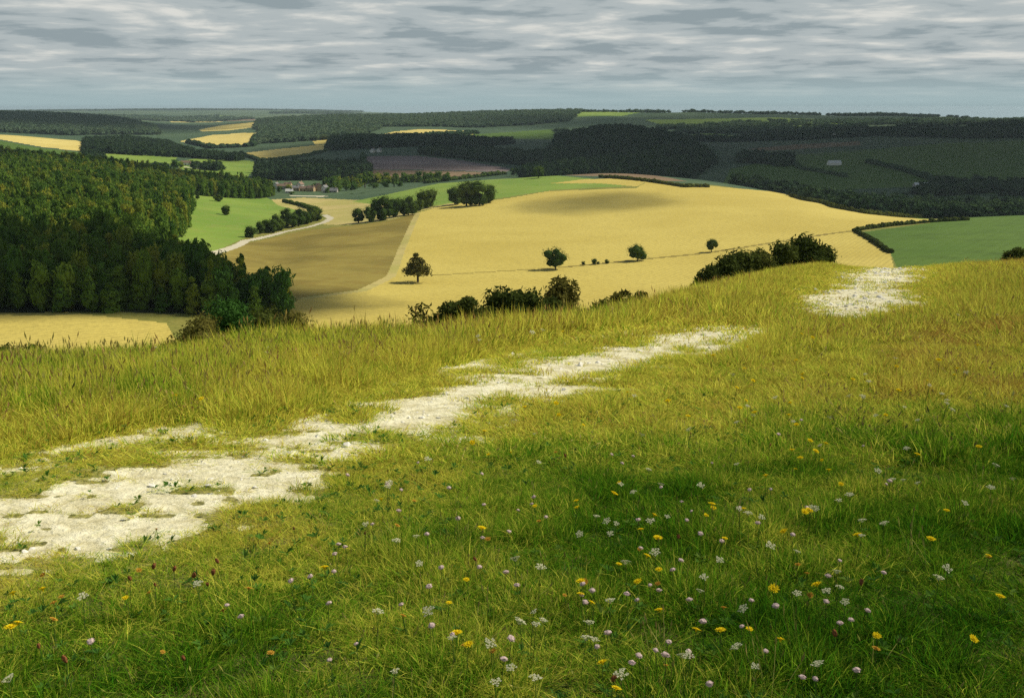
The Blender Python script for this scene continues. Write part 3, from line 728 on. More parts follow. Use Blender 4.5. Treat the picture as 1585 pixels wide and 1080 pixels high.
PD = [2.2, 2.6, 2.0]; PF = [1.8, 2.1, 1.7]
woods('woodland', [[(395, 1230), (560, 1260), (575, 1330), (560, 1440), (500, 1460), (430, 1450), (400, 1400)]], 8, 13, 4, 5, WD, PD, 'dark belt of trees behind the village roofs', 300)
woods('woodland', [[(560, 1190), (640, 1190), (700, 1170), (690, 1210), (600, 1240), (555, 1235)], [(500, 1120), (560, 1120), (565, 1200), (500, 1190)]], 8, 10, 3, 4.6, WL, [2.6, 3.0, 3.4, 2.4, 2.8], 'green garden trees around the village', 310, .85)
woods('woodland', [[(505, 1830), (640, 1900), (760, 1960), (800, 2100), (700, 2250), (590, 2200), (515, 2300)], [(640, 1720), (800, 1500), (860, 1480), (860, 1600), (740, 1760)]], 10, 13, 3, 6, WD, PD, 'dark wood band between the ploughed field and the far wheat strip', 320, .9)
woods('woodland', [[(835, 1500), (1000, 1480), (1110, 1500), (1100, 1650), (1050, 1900), (1010, 2050), (960, 2080), (870, 2050), (860, 1800)], [(800, 1150), (860, 1180), (980, 1230), (1070, 1230), (1100, 1480), (980, 1480), (850, 1450)]], 10, 13, 4, 6, WD, PD, 'dark wooded knoll beyond the wheat field', 330)
woods('woodland', [[(1140, 1500), (1220, 1480), (1230, 1620), (1150, 1700)], [(1000, 2300), (1330, 2250), (1480, 1950), (1700, 1800), (1700, 2050), (1500, 2250), (1340, 2480), (1000, 2480)],
                   [(1250, 800), (1330, 720), (1430, 700), (1700, 660), (1700, 860), (1500, 900), (1300, 930), (1220, 880)], [(1480, 2050), (1700, 1950), (1700, 2300), (1500, 2350)],
                   [(1380, 1000), (1500, 1080), (1700, 1000), (1700, 1150), (1450, 1250)], [(1120, 1000), (1230, 960), (1250, 1050), (1150, 1100)]], 10, 10, 3.5, 6, WD, PD, 'dark belts of trees in the shaded valley on the right', 340, .62)
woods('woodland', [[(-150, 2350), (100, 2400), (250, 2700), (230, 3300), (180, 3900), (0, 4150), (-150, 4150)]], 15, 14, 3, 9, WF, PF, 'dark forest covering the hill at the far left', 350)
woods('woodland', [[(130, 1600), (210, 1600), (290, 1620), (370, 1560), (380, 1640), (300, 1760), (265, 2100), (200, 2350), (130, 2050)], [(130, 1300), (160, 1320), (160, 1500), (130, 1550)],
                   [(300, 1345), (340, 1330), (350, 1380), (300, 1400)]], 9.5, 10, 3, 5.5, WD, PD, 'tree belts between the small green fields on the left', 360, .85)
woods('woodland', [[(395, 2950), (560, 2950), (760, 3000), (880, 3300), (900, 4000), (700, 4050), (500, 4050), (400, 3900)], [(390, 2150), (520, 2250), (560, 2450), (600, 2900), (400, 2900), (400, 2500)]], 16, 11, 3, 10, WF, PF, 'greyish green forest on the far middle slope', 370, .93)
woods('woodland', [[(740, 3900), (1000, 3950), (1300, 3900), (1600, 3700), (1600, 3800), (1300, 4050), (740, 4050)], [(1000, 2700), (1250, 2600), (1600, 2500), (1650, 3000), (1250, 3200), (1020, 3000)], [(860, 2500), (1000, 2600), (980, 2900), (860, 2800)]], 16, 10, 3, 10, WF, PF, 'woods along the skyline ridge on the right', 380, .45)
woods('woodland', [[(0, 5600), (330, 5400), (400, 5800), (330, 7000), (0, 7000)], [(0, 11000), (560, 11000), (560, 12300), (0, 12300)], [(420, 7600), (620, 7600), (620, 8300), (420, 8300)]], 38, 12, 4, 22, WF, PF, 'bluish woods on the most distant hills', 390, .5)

# ------------------------------------------------------------------ hedges: one object each
def hedge(label, pts, hh=2.2, ww=1.6, step=1.6, mat='tree_leaf', seed=0, group=None):
    W_ = [np.array(hit(u, v, 0, a, b)) for u, v, a, b in pts]; rg = np.random.default_rng(seed)
    Vs = []; Fs = []; n0 = 0; IV, IF = ICO[2]
    o0 = W_[0]
    for p, q in zip(W_[:-1], W_[1:]):
        L_ = np.linalg.norm((q-p)[:2]); n = max(2, int(L_/step))
        for t in np.linspace(0, 1, n, endpoint=False):
            c_ = p+(q-p)*t; c_ = c_+np.array([rg.normal(0, .3), rg.normal(0, .3), 0]); c_[2] = float(H(c_[0], c_[1]))
            s = rg.uniform(.7, 1.35)
            V = IV*np.array([ww, ww, hh*.62])*s*(1+.16*rg.standard_normal((len(IV), 1)))+c_+np.array([0, 0, hh*.4*s])
            Vs.append(V-o0); Fs.append(IF+n0); n0 += len(V)
    me = mesh('hedge', np.concatenate(Vs), np.concatenate(Fs), [M[mat]]); o = link(bpy.data.objects.new('hedge', me)); o.location = o0
    return tag(o, label, 'hedge', group)
hedge('dark hedge between the wheat field and the right green field, upper side', [(1322, 358, 300, 700), (1380, 350, 300, 700), (1445, 344, 300, 700), (1500, 341, 300, 700)], 1.7, 1.2, 1.2, 'shrub_dark', 1)
hedge('short dark hedge running down from the corner of the green field to the brow', [(1322, 358, 300, 700), (1345, 370, 300, 700), (1378, 392, 300, 700)], 1.3, 1.0, 1.0, 'shrub_dark', 2)
hedge('dark hedge along the top edge of the big wheat field on the right', [(1225, 305, 500, 1000), (1290, 322, 450, 900), (1340, 331, 450, 900), (1430, 338, 400, 800)], 2.4, 1.6, 1.6, 'shrub_dark', 3)
hedge('low dark hedge below the brown strip beyond the wheat', [(930, 275, 800, 1080), (1000, 281, 800, 1080), (1060, 290, 780, 1060), (1098, 290, 780, 1060)], 2.2, 2, 1.8, 'shrub_dark', 4)
hedge('row of dark bushes under the wheat field above the village', [(375, 240, 1300, 2300), (400, 249, 1300, 2300), (440, 247, 1300, 2300), (475, 242, 1300, 2300), (515, 232, 1300, 2300)], 4, 4, 4, 'wood_dark', 5)
hedge('row of dark bushes under the farther wheat field on the left', [(290, 222, 1800, 3300), (330, 230, 1800, 3300), (390, 227, 1800, 3300), (396, 213, 1800, 3300)], 7, 6, 6, 'wood_dark', 6)
hedge('dark tree line under the wheat strip in the middle distance', [(576, 215, 2000, 3600), (620, 213, 2000, 3600), (680, 210, 2000, 3600), (740, 207, 2000, 3600)], 8, 7, 7, 'wood_dark', 7)
hedge('hedge bounding the left edge of the ploughed field', [(562, 242, 1210, 1850), (563, 263, 1210, 1850)], 6, 4, 4, 'wood_dark', 8)
hedge('winding hedge across the shaded fields on the right', [(1225, 250, 1000, 2400), (1240, 262, 1000, 2400), (1290, 270, 1000, 2400), (1310, 275, 1000, 2400)], 4, 4, 4, 'wood_dark', 9)
hedge('long hedge slanting down the shaded hillside on the right', [(1345, 252, 1000, 2400), (1400, 265, 1000, 2400), (1460, 285, 950, 2400)], 5, 5, 5, 'wood_dark', 10)
hedge('hedge between the bright pasture and the yellow margin by the village', [(440, 313, 700, 1200), (462, 318, 700, 1200), (490, 326, 650, 1200)], 2.5, 2, 2, 'tree_leaf', 11)
hedge('hedge along the lower edge of the green field on the left', [(142, 247, 1000, 1750), (200, 255, 1000, 1750), (262, 258, 1000, 1750)], 4, 3.4, 3.4, 'wood_dark', 12)
hedge('hedge on the lower side of the brown field in the middle', [(660, 284, 900, 1500), (720, 277, 900, 1500), (785, 270, 900, 1500)], 4, 3, 3, 'tree_leaf', 13)

hedge('pale green row of bushes at the foot of the dark wooded knoll', [(868, 256, 1060, 1500), (910, 254, 1060, 1500), (960, 256, 1060, 1500), (995, 260, 1060, 1500)], 6, 5, 5, 'shrub_olive', 14)
# ------------------------------------------------------------------ village
M['w_white'] = plain('limewash', (.72, .70, .62), .9, .08, 1); M['w_brick'] = plain('orange_brick', (.50, .36, .20), .9, .2, 2)
M['w_flint'] = plain('flint', (.36, .34, .29), .9, .2, 2); M['r_tile'] = plain('clay_tile', (.26, .18, .13), .9, .25, 2)
M['r_slate'] = plain('grey_slate', (.22, .22, .22), .8, .2, 2); M['r_pale'] = plain('pale_sheet_roof', (.62, .62, .58), .7, .1, 1)
M['glass'] = plain('window_glass', (.03, .035, .04), .2, .1, 1); M['wood'] = plain('door_wood', (.10, .06, .035), .8, .2, 4)
def house(u, Y, ln, dp, hh, rz, wall, roof, label, cat='house', group=None, name='house', chim=1, wins=3):
    x, y, z = at(u, Y); o = empty(name, (x, y, z-.1), R(rz)); tag(o, label, cat, group)
    b = MB(); rh = dp*.42
    ln *= .8; dp *= .85; hh *= .85; rh = dp*.42; X, D = ln/2, dp/2
    V = [(-X,-D,0),(X,-D,0),(X,D,0),(-X,D,0),(-X,-D,hh),(X,-D,hh),(X,D,hh),(-X,D,hh),(-X,0,hh+rh),(X,0,hh+rh)]
    b.add(V, [(0,1,5,4),(2,3,7,6),(1,2,6,9,5),(3,0,4,8,7),(0,3,2,1)]); b.build('wall', M[wall], o)
    b = MB(); e = .35; t = .18; k_ = rh/D
    for sg in (-1, 1):
        p = [(-X-e, sg*(D+e), hh-e*k_+.02), (X+e, sg*(D+e), hh-e*k_+.02), (X+e, 0, hh+rh+.02), (-X-e, 0, hh+rh+.02)]
        V = p+[(a, b_, c_+t) for a, b_, c_ in p]
        b.add(V, [(0,1,2,3),(4,5,6,7),(0,1,5,4),(1,2,6,5),(2,3,7,6),(3,0,4,7)])
    rf = b.build('roof', M[roof], o)
    for c_ in range(chim):
        b = MB(); b.box((X*(.75-1.4*c_), 0, hh+rh+.3), (.7, .7, 1.7)); b.build('chimney', M['w_brick'], rf)
    if wins:
        for q in range(wins):
            xx = -X+ln*(q+.5)/wins
            for zz in ((1.3, hh-1.1) if hh > 4 else (1.4,)):
                if q == wins//2 and zz < 1.4: continue
                b = MB(); b.box((xx, -D-.01, zz), (1.1, .08, 1.1)); b.build('window', M['glass'], o)
        b = MB(); b.box((-X+ln*(wins//2+.5)/wins, -D-.01, 1.0), (1.0, .1, 2.0)); b.build('door', M['wood'], o)
    return o
GV_ = 'houses of the village in the valley'
VB = [(428, 1095, 7, 6, 5.4, 78, 'w_white', 'r_slate', 'white gabled house at the left end of the village'),
      (437, 1087, 13, 6, 4.6, 5, 'w_flint', 'r_tile', 'brown roofed house right of the white gabled house'),
      (446, 1110, 10, 6, 5, -10, 'w_brick', 'r_tile', 'brick house behind the brown roofed one, among trees'),
      (465, 1105, 8, 7, 6, 70, 'w_white', 'r_tile', 'tall white gable in the middle of the village'),
      (455, 1070, 14, 6, 4, 8, 'w_brick', 'r_slate', 'long low house with grey roof in the middle of the village'),
      (472, 1065, 13, 6, 3.8, 0, 'w_brick', 'r_tile', 'long low orange cottage above the pale yard'),
      (482, 1063, 9, 6, 4.5, -15, 'w_brick', 'r_tile', 'small orange cottage beside the long low one'),
      (493, 1073, 12, 8, 6.0, -60, 'w_brick', 'r_tile', 'tall orange brick house at the right of the village'),
      (503, 1063, 7, 6, 5.4, 60, 'w_white', 'r_slate', 'pale gabled house at the right end of the village'),
      (512, 1045, 18, 7, 2.6, -4, 'w_flint', 'r_slate', 'long low grey barn in front of the right end of the village'),
      (448, 1030, 9, 6, 2.6, 5, 'w_white', 'r_pale', 'low white shed left of the pale yard'),
      (386, 1050, 10, 6, 4.5, 20, 'w_white', 'r_tile', 'cream house among the trees at the far left of the village'),
      (400, 1045, 8, 6, 4.5, 65, 'w_white', 'r_tile', 'small cream gable among trees beside the other cream house'),
      (444, 1330, 16, 9, 4.5, 5, 'w_flint', 'r_pale', 'grey roofed barn in the dark trees behind the village')]
for a in VB: house(*a, group=GV_)
GH = 'houses of the small hamlet on the left'
for a in [(288, 1420, 16, 7, 4.5, 5, 'w_white', 'r_tile', 'long pale farmhouse of the hamlet'), (301, 1405, 12, 7, 4, -5, 'w_flint', 'r_tile', 'middle farm building of the hamlet'), (317, 1390, 14, 8, 5, -20, 'w_brick', 'r_tile', 'reddish brick house of the hamlet beside the pale lane')]:
    house(*a, group=GH)
house(247, 2050, 18, 8, 5, 0, 'w_white', 'r_tile', 'small pale house in the trees below the left ridge')
house(1296, 2300, 22, 10, 6, 10, 'w_white', 'r_pale', 'white farmhouse in the shaded hills on the right', chim=1)
house(1291, 1500, 24, 10, 4, 8, 'w_white', 'r_pale', 'long pale barn in the dark green field on the right', 'barn', name='barn', chim=0, wins=0)
house(1432, 1180, 34, 10, 3.5, 3, 'w_flint', 'r_pale', 'long low pale roofed shed in the shaded valley at the right', 'barn', name='barn', chim=0, wins=0)
house(660, 1900, 12, 8, 4.5, 15, 'w_white', 'r_slate', 'tiny white cottage in the dark wood band', chim=1) if False else None
house(577, 1760, 12, 8, 5, 75, 'w_white', 'r_slate', 'left one of two pale cottages below the far wheat strip')
house(587, 1765, 12, 8, 5, 80, 'w_white', 'r_slate', 'right one of two pale cottages below the far wheat strip')
VT = [(433, 1040, 288, 9), (447, 1055, 285, 9), (487, 1075, 283, 9), (508, 1040, 290, 9), (452, 1012, 297, 10), (507, 1000, 303, 9), (524, 1060, 281, 16), (536, 1070, 277, 14), (547, 1080, 283, 18), (565, 1110, 262, 9), (610, 1100, 262, 8), (598, 1100, 276, 16), (618, 1100, 280, 14), (578, 1090, 284, 18), (545, 1010, 300, 10), (562, 1005, 299, 9),
      (372, 1030, 284, 20), (384, 1020, 291, 20), (396, 1010, 292, 18), (408, 1020, 286, 18), (418, 1040, 289, 14), (459, 1085, 283, 8), (272, 1360, 247, 14), (280, 1370, 250, 10), (325, 1360, 248, 12), (341, 1400, 249, 8), (515, 1110, 279, 12)]
TALL = {9: 'tall narrow conifer standing above the village trees, left one', 10: 'tall narrow conifer standing above the village trees, right one'}
for i, (u, Y, vt, wp) in enumerate(VT):
    lb = TALL.get(i) or ('dark round tree beside the hamlet houses' if 22 <= i <= 25 else 'dark green tree among or beside the village houses')
    tree('village_tree' if i not in TALL else 'conifer_tree', u, Y, vt, wp, lb, mat='wood_leaf', shape='cone' if i in TALL else 'round', seed=500+i, trunk=.08, leaves=500, lobes=8, ls=.12, group='trees by the hamlet' if 22 <= i <= 25 else ('village trees' if i not in TALL else 'conifers above the village'))

# ------------------------------------------------------------------ grass
def tuft(name, seed, n, rad, h, wd, lean, mat, segs=3, seedhead=False):
    rg = np.random.default_rng(seed); Vs = []; Fs = []; var = []; hg = []; n0 = 0
    for b_ in range(n):
        a = rg.uniform(0, 2*math.pi); r = rad*math.sqrt(rg.random()); x0, y0 = r*math.cos(a), r*math.sin(a)
        L_ = h*rg.uniform(.45, 1.15); la = a+rg.normal(0, .9); ln_ = abs(rg.normal(lean, lean*.6)); fa = rg.uniform(0, math.pi)
        wx, wy = math.cos(fa)*wd/2, math.sin(fa)*wd/2; vv = rg.random()
        prev = None
        for s in range(segs+1):
            t = s/segs; hx = L_*ln_*t*t; zz = L_*(t-.35*ln_*t*t)
            cx_, cy_ = x0+math.cos(la)*hx, y0+math.sin(la)*hx; ws = (1-t)**.6 if s < segs else 0
            if seedhead: ws = .55
            if s < segs or seedhead:
                Vs += [(cx_-wx*ws, cy_-wy*ws, zz), (cx_+wx*ws, cy_+wy*ws, zz)]; var += [vv]*2; hg += [t]*2; cur = (n0, n0+1); n0 += 2
            else:
                Vs += [(cx_, cy_, zz)]; var += [vv]; hg += [t]; cur = (n0, n0); n0 += 1
            if prev:
                Fs.append((prev[0], prev[1], cur[1])); 
                if cur[0] != cur[1]: Fs.append((prev[0], cur[1], cur[0]))
            prev = cur
        if seedhead:
            tx, ty, tz = cx_, cy_, zz; hl = h*rg.uniform(.12, .24); hw_ = wd*rg.uniform(1.6, 3.2)
            dx, dy = math.cos(la)*ln_*.8, math.sin(la)*ln_*.8
            for ang in (0, math.pi/2):
                ax, ay = math.cos(fa+ang)*hw_/2, math.sin(fa+ang)*hw_/2
                Vs += [(tx, ty, tz), (tx+dx*hl*.5+ax, ty+dy*hl*.5+ay, tz+hl*.45), (tx+dx*hl, ty+dy*hl, tz+hl), (tx+dx*hl*.5-ax, ty+dy*hl*.5-ay, tz+hl*.45)]
                Fs += [(n0, n0+1, n0+2), (n0, n0+2, n0+3)]; var += [min(1, vv+.3)]*4; hg += [1]*4; n0 += 4
    return mesh(name, Vs, Fs, [mat], attrs={'var': var, 'hgt': hg})
def near_points(y0, y1, dens, seed, smax=.68):
    rg = np.random.default_rng(seed)
    hw = smax*(y1+1.0)+4.5; n = int(2*hw*(y1-y0)*dens)
    y = rg.uniform(y0, y1, n); x = rg.uniform(-hw, hw, n)
    k_ = np.abs(x) < smax*(np.maximum(y, 0)+1.0)+4.5*np.clip(1.6-y/18, .2, 1); x, y = x[k_], y[k_]
    return x, y, rg
def brow(x, y): return np.interp(x/np.maximum(y, 6), BROW_S, BROW_Y)
def zones(x, y, rg):
    """dryness 0 (green) .. 1 (brown straw) and sward height factor"""
    pm = np.maximum(pathmask(x, y), worn(x, y)-.35); near = sst(pm, -3.0, -.3)
    t = .13+.07*sst(y, 3.5, 6.5)+.38*(fbm(x*1.7, y*1.7, 41, 4)-.5)*1.6
    beyond = sst(y-(7.9+.95*x), -.5, 1.2)*sst(y, 6, 8.5)      # the far side of the path
    t = t+.44*near+.30*beyond*(1-.5*near)
    t = t+.26*sst(y, 5.2, 9.5)*(1-beyond)
    br = sst(x-.12*y, -.6, 2.6)*sst(y, 6.5, 12); t = t+.30*br
    t = t-.06*sst(x, 3.5, 6.5)*sst(-y, -14, -9)
    t = t+.22*sst(fbm(x*.55+9, y*.55, 51, 3), .54, .68)
    t = np.where(near > .3, np.minimum(t, .66), t)
    t = t+rg.normal(0, .10, len(x))
    h = .42+.85*beyond-.35*near+.35*sst(y, 9, 18)*(1-near)+.5*(fbm(x*1.3, y*1.3, 61, 3)-.5)+1.3*(fbm(x*3.8, y*3.8, 63, 2)-.5)
    h = h*(1-.45*sst(y-brow(x, y), -5, 0))*(1-.35*sst(y, 18, 35))
    h = h*(1-.5*sst(-np.hypot((x-5.6)/1.0, (y-15.5)/2.6), -2.2, -.8))
    return t, np.clip(h, .22, 1.5), pm
def scat_grass(name, y0, y1, dens, seed, protos, mul, label, hmul=1.0, thin=None):
    x, y, rg = near_points(y0, y1, dens, seed)
    yb = brow(x, y); k_ = y < yb+9; x, y = x[k_], y[k_]
    ck = chalk(x, y); k_ = rg.random(len(x)) > np.minimum(ck*1.2, .965); x, y, ck = x[k_], y[k_], ck[k_]
    if thin is not None:
        k_ = rg.random(len(x)) < thin(x, y); x, y, ck = x[k_], y[k_], ck[k_]
    t, h, pm = zones(x, y, rg)
    h = h*(1-.72*sst(pm, -.6, .1)); wdm = 1-.35*sst(ck, .1, .8)
    z = H(x, y)-.005; n = len(x); s = mul*rg.uniform(.65, 1.45, n)
    rot = np.stack([rg.normal(0, .10, n), rg.normal(0, .10, n), rg.uniform(0, 6.28, n)], 1)
    scl = np.stack([s*wdm, s*wdm, s*h*hmul], 1)
    print(name, n)
    return scatter(name, np.stack([x, y, z], 1), rot, scl, rg.integers(0, len(protos), n), protos, t, label, 'grass')
TA = [tuft('tuft', 700+i, 58, .075, .125, .0036, [.35, .6, .25, .45, .75][i], M['grass']) for i in range(5)]
TB = [tuft('tuft', 720+i, 46, .13, .20, .0075, [.4, .7, .3, .6][i], M['grass'], 2) for i in range(4)]
TC = [tuft('tuft', 740+i, 42, .24, .26, .014, [.4, .6, .3][i], M['grass'], 2) for i in range(3)]
scat_grass('grass', -2.5, 6.5, 430, 1, TA, 1.0, 'short green meadow grass in the foreground')
scat_grass('grass', 6.3, 13, 260, 2, TB, 1.0, 'yellow-green grass on both sides of the chalk path')
scat_grass('grass', 12.7, 58, 75, 3, TC, 1.05, 'long dry grass along the brow of the hill')
SA = [tuft('stem', 760+i, 4, .05, .34, .0032, .35, M['seed'], 3, True) for i in range(5)]
SB = [tuft('stem', 780+i, 6, .11, .42, .0065, .3, M['seed'], 2, True) for i in range(4)]
SC = [tuft('stem', 790+i, 6, .26, .46, .009, .4, M['seed'], 2, True) for i in range(3)]
pthin = lambda x, y: np.clip(1-1.0*sst(pathmask(x, y), -1.8, -.2), .02, 1)*np.clip(.35+1.3*(fbm(x*.8, y*.8, 71, 3)-.25), .1, 1)
scat_grass('grass_stems', 0, 6.5, 34, 11, SA, .75, 'thin straw coloured seed stems in the foreground turf', .95, pthin)
scat_grass('grass_stems', 6.3, 13, 28, 12, SB, .8, 'seed stems of tall grass around the path', .75, pthin)
scat_grass('grass_stems', 12.7, 58, 7, 13, SC, .8, 'brown seed stems standing on the brow', .75, pthin)
# broad leaved herbs in the turf
def herb(name, seed, mat, n=6, L_=.035, wd=.014):
    rg = np.random.default_rng(seed); b = []; Fs = []; n0 = 0
    for i in range(n):
        a = rg.uniform(0, 6.28); up = rg.uniform(.2, 1.1); l = L_*rg.uniform(.6, 1.2); dx, dy = math.cos(a), math.sin(a)
        for s in range(2):
            pass
        b += [(0, 0, 0), (dx*l*.5-dy*wd/2, dy*l*.5+dx*wd/2, up*l*.6), (dx*l, dy*l, up*l*.75), (dx*l*.5+dy*wd/2, dy*l*.5-dx*wd/2, up*l*.6)]
        Fs += [(n0, n0+1, n0+2), (n0, n0+2, n0+3)]; n0 += 4
    return mesh(name, b, Fs, [mat])
M['herb'] = leafmat('herb_leaves', ((.07, .17, .03), (.11, .24, .035), (.20, .28, .05)), .4, 4)
HB = [herb('herb', 800+i, M['herb']) for i in range(4)]
x, y, rg = near_points(1.6, 9, 70, 21)
k_ = (rg.random(len(x)) > chalk(x, y)*1.2) & (fbm(x*1.7, y*1.7, 81, 3) > .45); x, y = x[k_], y[k_]; n = len(x); s_ = rg.uniform(.6, 1.3, n)
scatter('herb_leaves', np.stack([x, y, H(x, y)+rg.uniform(.0, .05, n)], 1), np.stack([rg.normal(0, .2, n), rg.normal(0, .2, n), rg.uniform(0, 6.28, n)], 1), np.stack([s_]*3, 1), rg.integers(0, 4, n), HB, label='low broad leaved herbs mixed into the foreground grass', cat='herbs')
# loose chalk
M['stone'] = plain('chalk_stone', (.74, .71, .60), .95, .1, 9)
def stone(seed):
    rg = np.random.default_rng(seed); V, Fs = ICO[1]; V = V*(1+.2*rg.standard_normal((len(V), 1)))*np.array([1, .8, .45]); return mesh('stone', V, Fs, [M['stone']])
ST = [stone(900+i) for i in range(4)]
x, y, rg = near_points(2.5, 40, 60, 31)
ck = chalk(x, y); k_ = (rg.random(len(x)) < ck*.9) & (fbm(x*2.2, y*2.2, 91, 3) > .44); x, y = x[k_], y[k_]; n = len(x); s_ = .008*np.exp(rg.normal(0, .55, n))*(1+y/14)
scatter('chalk_rubble', np.stack([x, y, H(x, y)], 1), np.stack([rg.normal(0, .3, n), rg.normal(0, .3, n), rg.uniform(0, 6.28, n)], 1), np.stack([s_]*3, 1), rg.integers(0, 4, n), ST, label='loose white chalk rubble scattered on the path', cat='rubble')

# ------------------------------------------------------------------ flowers, each one a plant of its own
def fmat(name, c, tr=.25):
    m, N = newmat(name); n = N.noise(pos(N), 60, 3)
    col = N.mix(n, tuple(q*.8 for q in c), tuple(min(1, q*1.1) for q in c))
    d = N.new('ShaderNodeBsdfDiffuse'); N.l.new(col, d.inputs[0]); t = N.new('ShaderNodeBsdfTranslucent'); N.l.new(col, t.inputs[0])
    x = N.new('ShaderNodeMixShader'); x.inputs[0].default_value = tr; N.l.new(d.outputs[0], x.inputs[1]); N.l.new(t.outputs[0], x.inputs[2]); out(N, x.outputs[0]); return m
M['f_yel'] = fmat('yellow_petals', (.95, .72, .02)); M['f_ora'] = fmat('orange_petals', (.62, .36, .05)); M['f_whi'] = fmat('cream_umbel', (.78, .76, .50))
M['f_lil'] = fmat('lilac_petals', (.78, .60, .54)); M['f_red'] = fmat('russet_head', (.30, .12, .05)); M['f_stem'] = fmat('flower_stem', (.12, .20, .04))
def daisy(seed, r=1.0):
    rg = np.random.default_rng(seed); b = MB()
    for ring, (k_, rr, zz) in enumerate(((15, 1.0, .10), (11, .66, .22))):
        for i in range(k_):
            a = 2*math.pi*(i+.5*ring)/k_+rg.normal(0, .08); l = rr*rg.uniform(.85, 1.08); wd_ = .17; dx, dy = math.cos(a), math.sin(a)
            b.add([(dx*.1, dy*.1, 0), (dx*l*.6-dy*wd_, dy*l*.6+dx*wd_, zz), (dx*l, dy*l, zz*1.1), (dx*l*.6+dy*wd_, dy*l*.6-dx*wd_, zz)], [(0, 1, 2, 3)])
    b.add(ICO[1][0]*np.array([.26, .26, .16])+np.array([0, 0, .2]), ICO[1][1]); b.tube((0, 0, -.45), (0, 0, .02), .10, .3, 6)
    return b
def umbel(seed):
    rg = np.random.default_rng(seed); b = MB(); k_ = 13
    for i in range(k_):
        rr = math.sqrt((i+.3)/k_); a = i*2.4+rg.normal(0, .2); cx_, cy_ = rr*math.cos(a), rr*math.sin(a); zz = .12*(1-rr*rr)+rg.normal(0, .03)
        b.tube((0, 0, -.65), (cx_, cy_, zz-.05), .02, .02, 3)
        for j in range(7):
            a2 = j*.9+rg.random(); r2 = .20*math.sqrt(rg.random()); V = ICO[1][0]*np.array([.085, .085, .04])+np.array([cx_+r2*math.cos(a2), cy_+r2*math.sin(a2), zz]); b.add(V, ICO[1][1])
    return b
def pom(seed, flat=.7):
    rg = np.random.default_rng(seed); b = MB(); V, Fs = ICO[2]
    b.add(V*(1+.14*rg.standard_normal((len(V), 1)))*np.array([.8, .8, .55*flat/.7]), Fs)
    for i in range(46):
        d = rg.standard_normal(3); d /= np.linalg.norm(d); d[2] = abs(d[2])*.8-.15; t = np.cross(d, rg.standard_normal(3)); t /= np.linalg.norm(t)
        p = d*np.array([.75, .75, .5]); b.add([p-t*.12, p+t*.12, p*1.5], [(0, 1, 2)])
    return b
def spike(seed):
    rg = np.random.default_rng(seed); b = MB(); V, Fs = ICO[2]
    b.add(V*(1+.16*rg.standard_normal((len(V), 1)))*np.array([.55, .55, 1.0]), Fs); 
    for i in range(20):
        a = rg.uniform(0, 6.28); z_ = rg.uniform(-.7, .8); d = np.array([math.cos(a), math.sin(a), .3]); p = d*.5+np.array([0, 0, z_]); b.add([p, p+np.array([.1, .05, .12]), p+d*.3], [(0, 1, 2)])
    return b
HEADS = {'y': [daisy(i).me('flower_head', M['f_yel']) for i in range(3)], 'o': [daisy(9).me('flower_head', M['f_ora'])], 'w': [umbel(i).me('flower_head', M['f_whi']) for i in range(3)],
         'l': [pom(i).me('flower_head', M['f_lil']) for i in range(3)], 'r': [spike(i).me('flower_head', M['f_red']) for i in range(2)]}
def stem_me(seed):
    rg = random.Random(seed); b = MB(); p = np.array([rg.uniform(-.15, .15), rg.uniform(-.15, .15), -1.0]); m_ = p*.35+np.array([0, 0, -.1]); b.tube(p, m_, .011, .009, 5); b.tube(m_, (0, 0, 0), .009, .007, 5); return b.me('stem', M['f_stem'])
STM = [stem_me(i) for i in range(3)]
INFO = {'y': ('yellow_flower', 'flower', .0200), 'o': ('orange_flower', 'flower', .014), 'w': ('umbel_flower', 'flower', .0185), 'l': ('lilac_flower', 'flower', .0125), 'r': ('russet_seed_head', 'seed head', .012)}
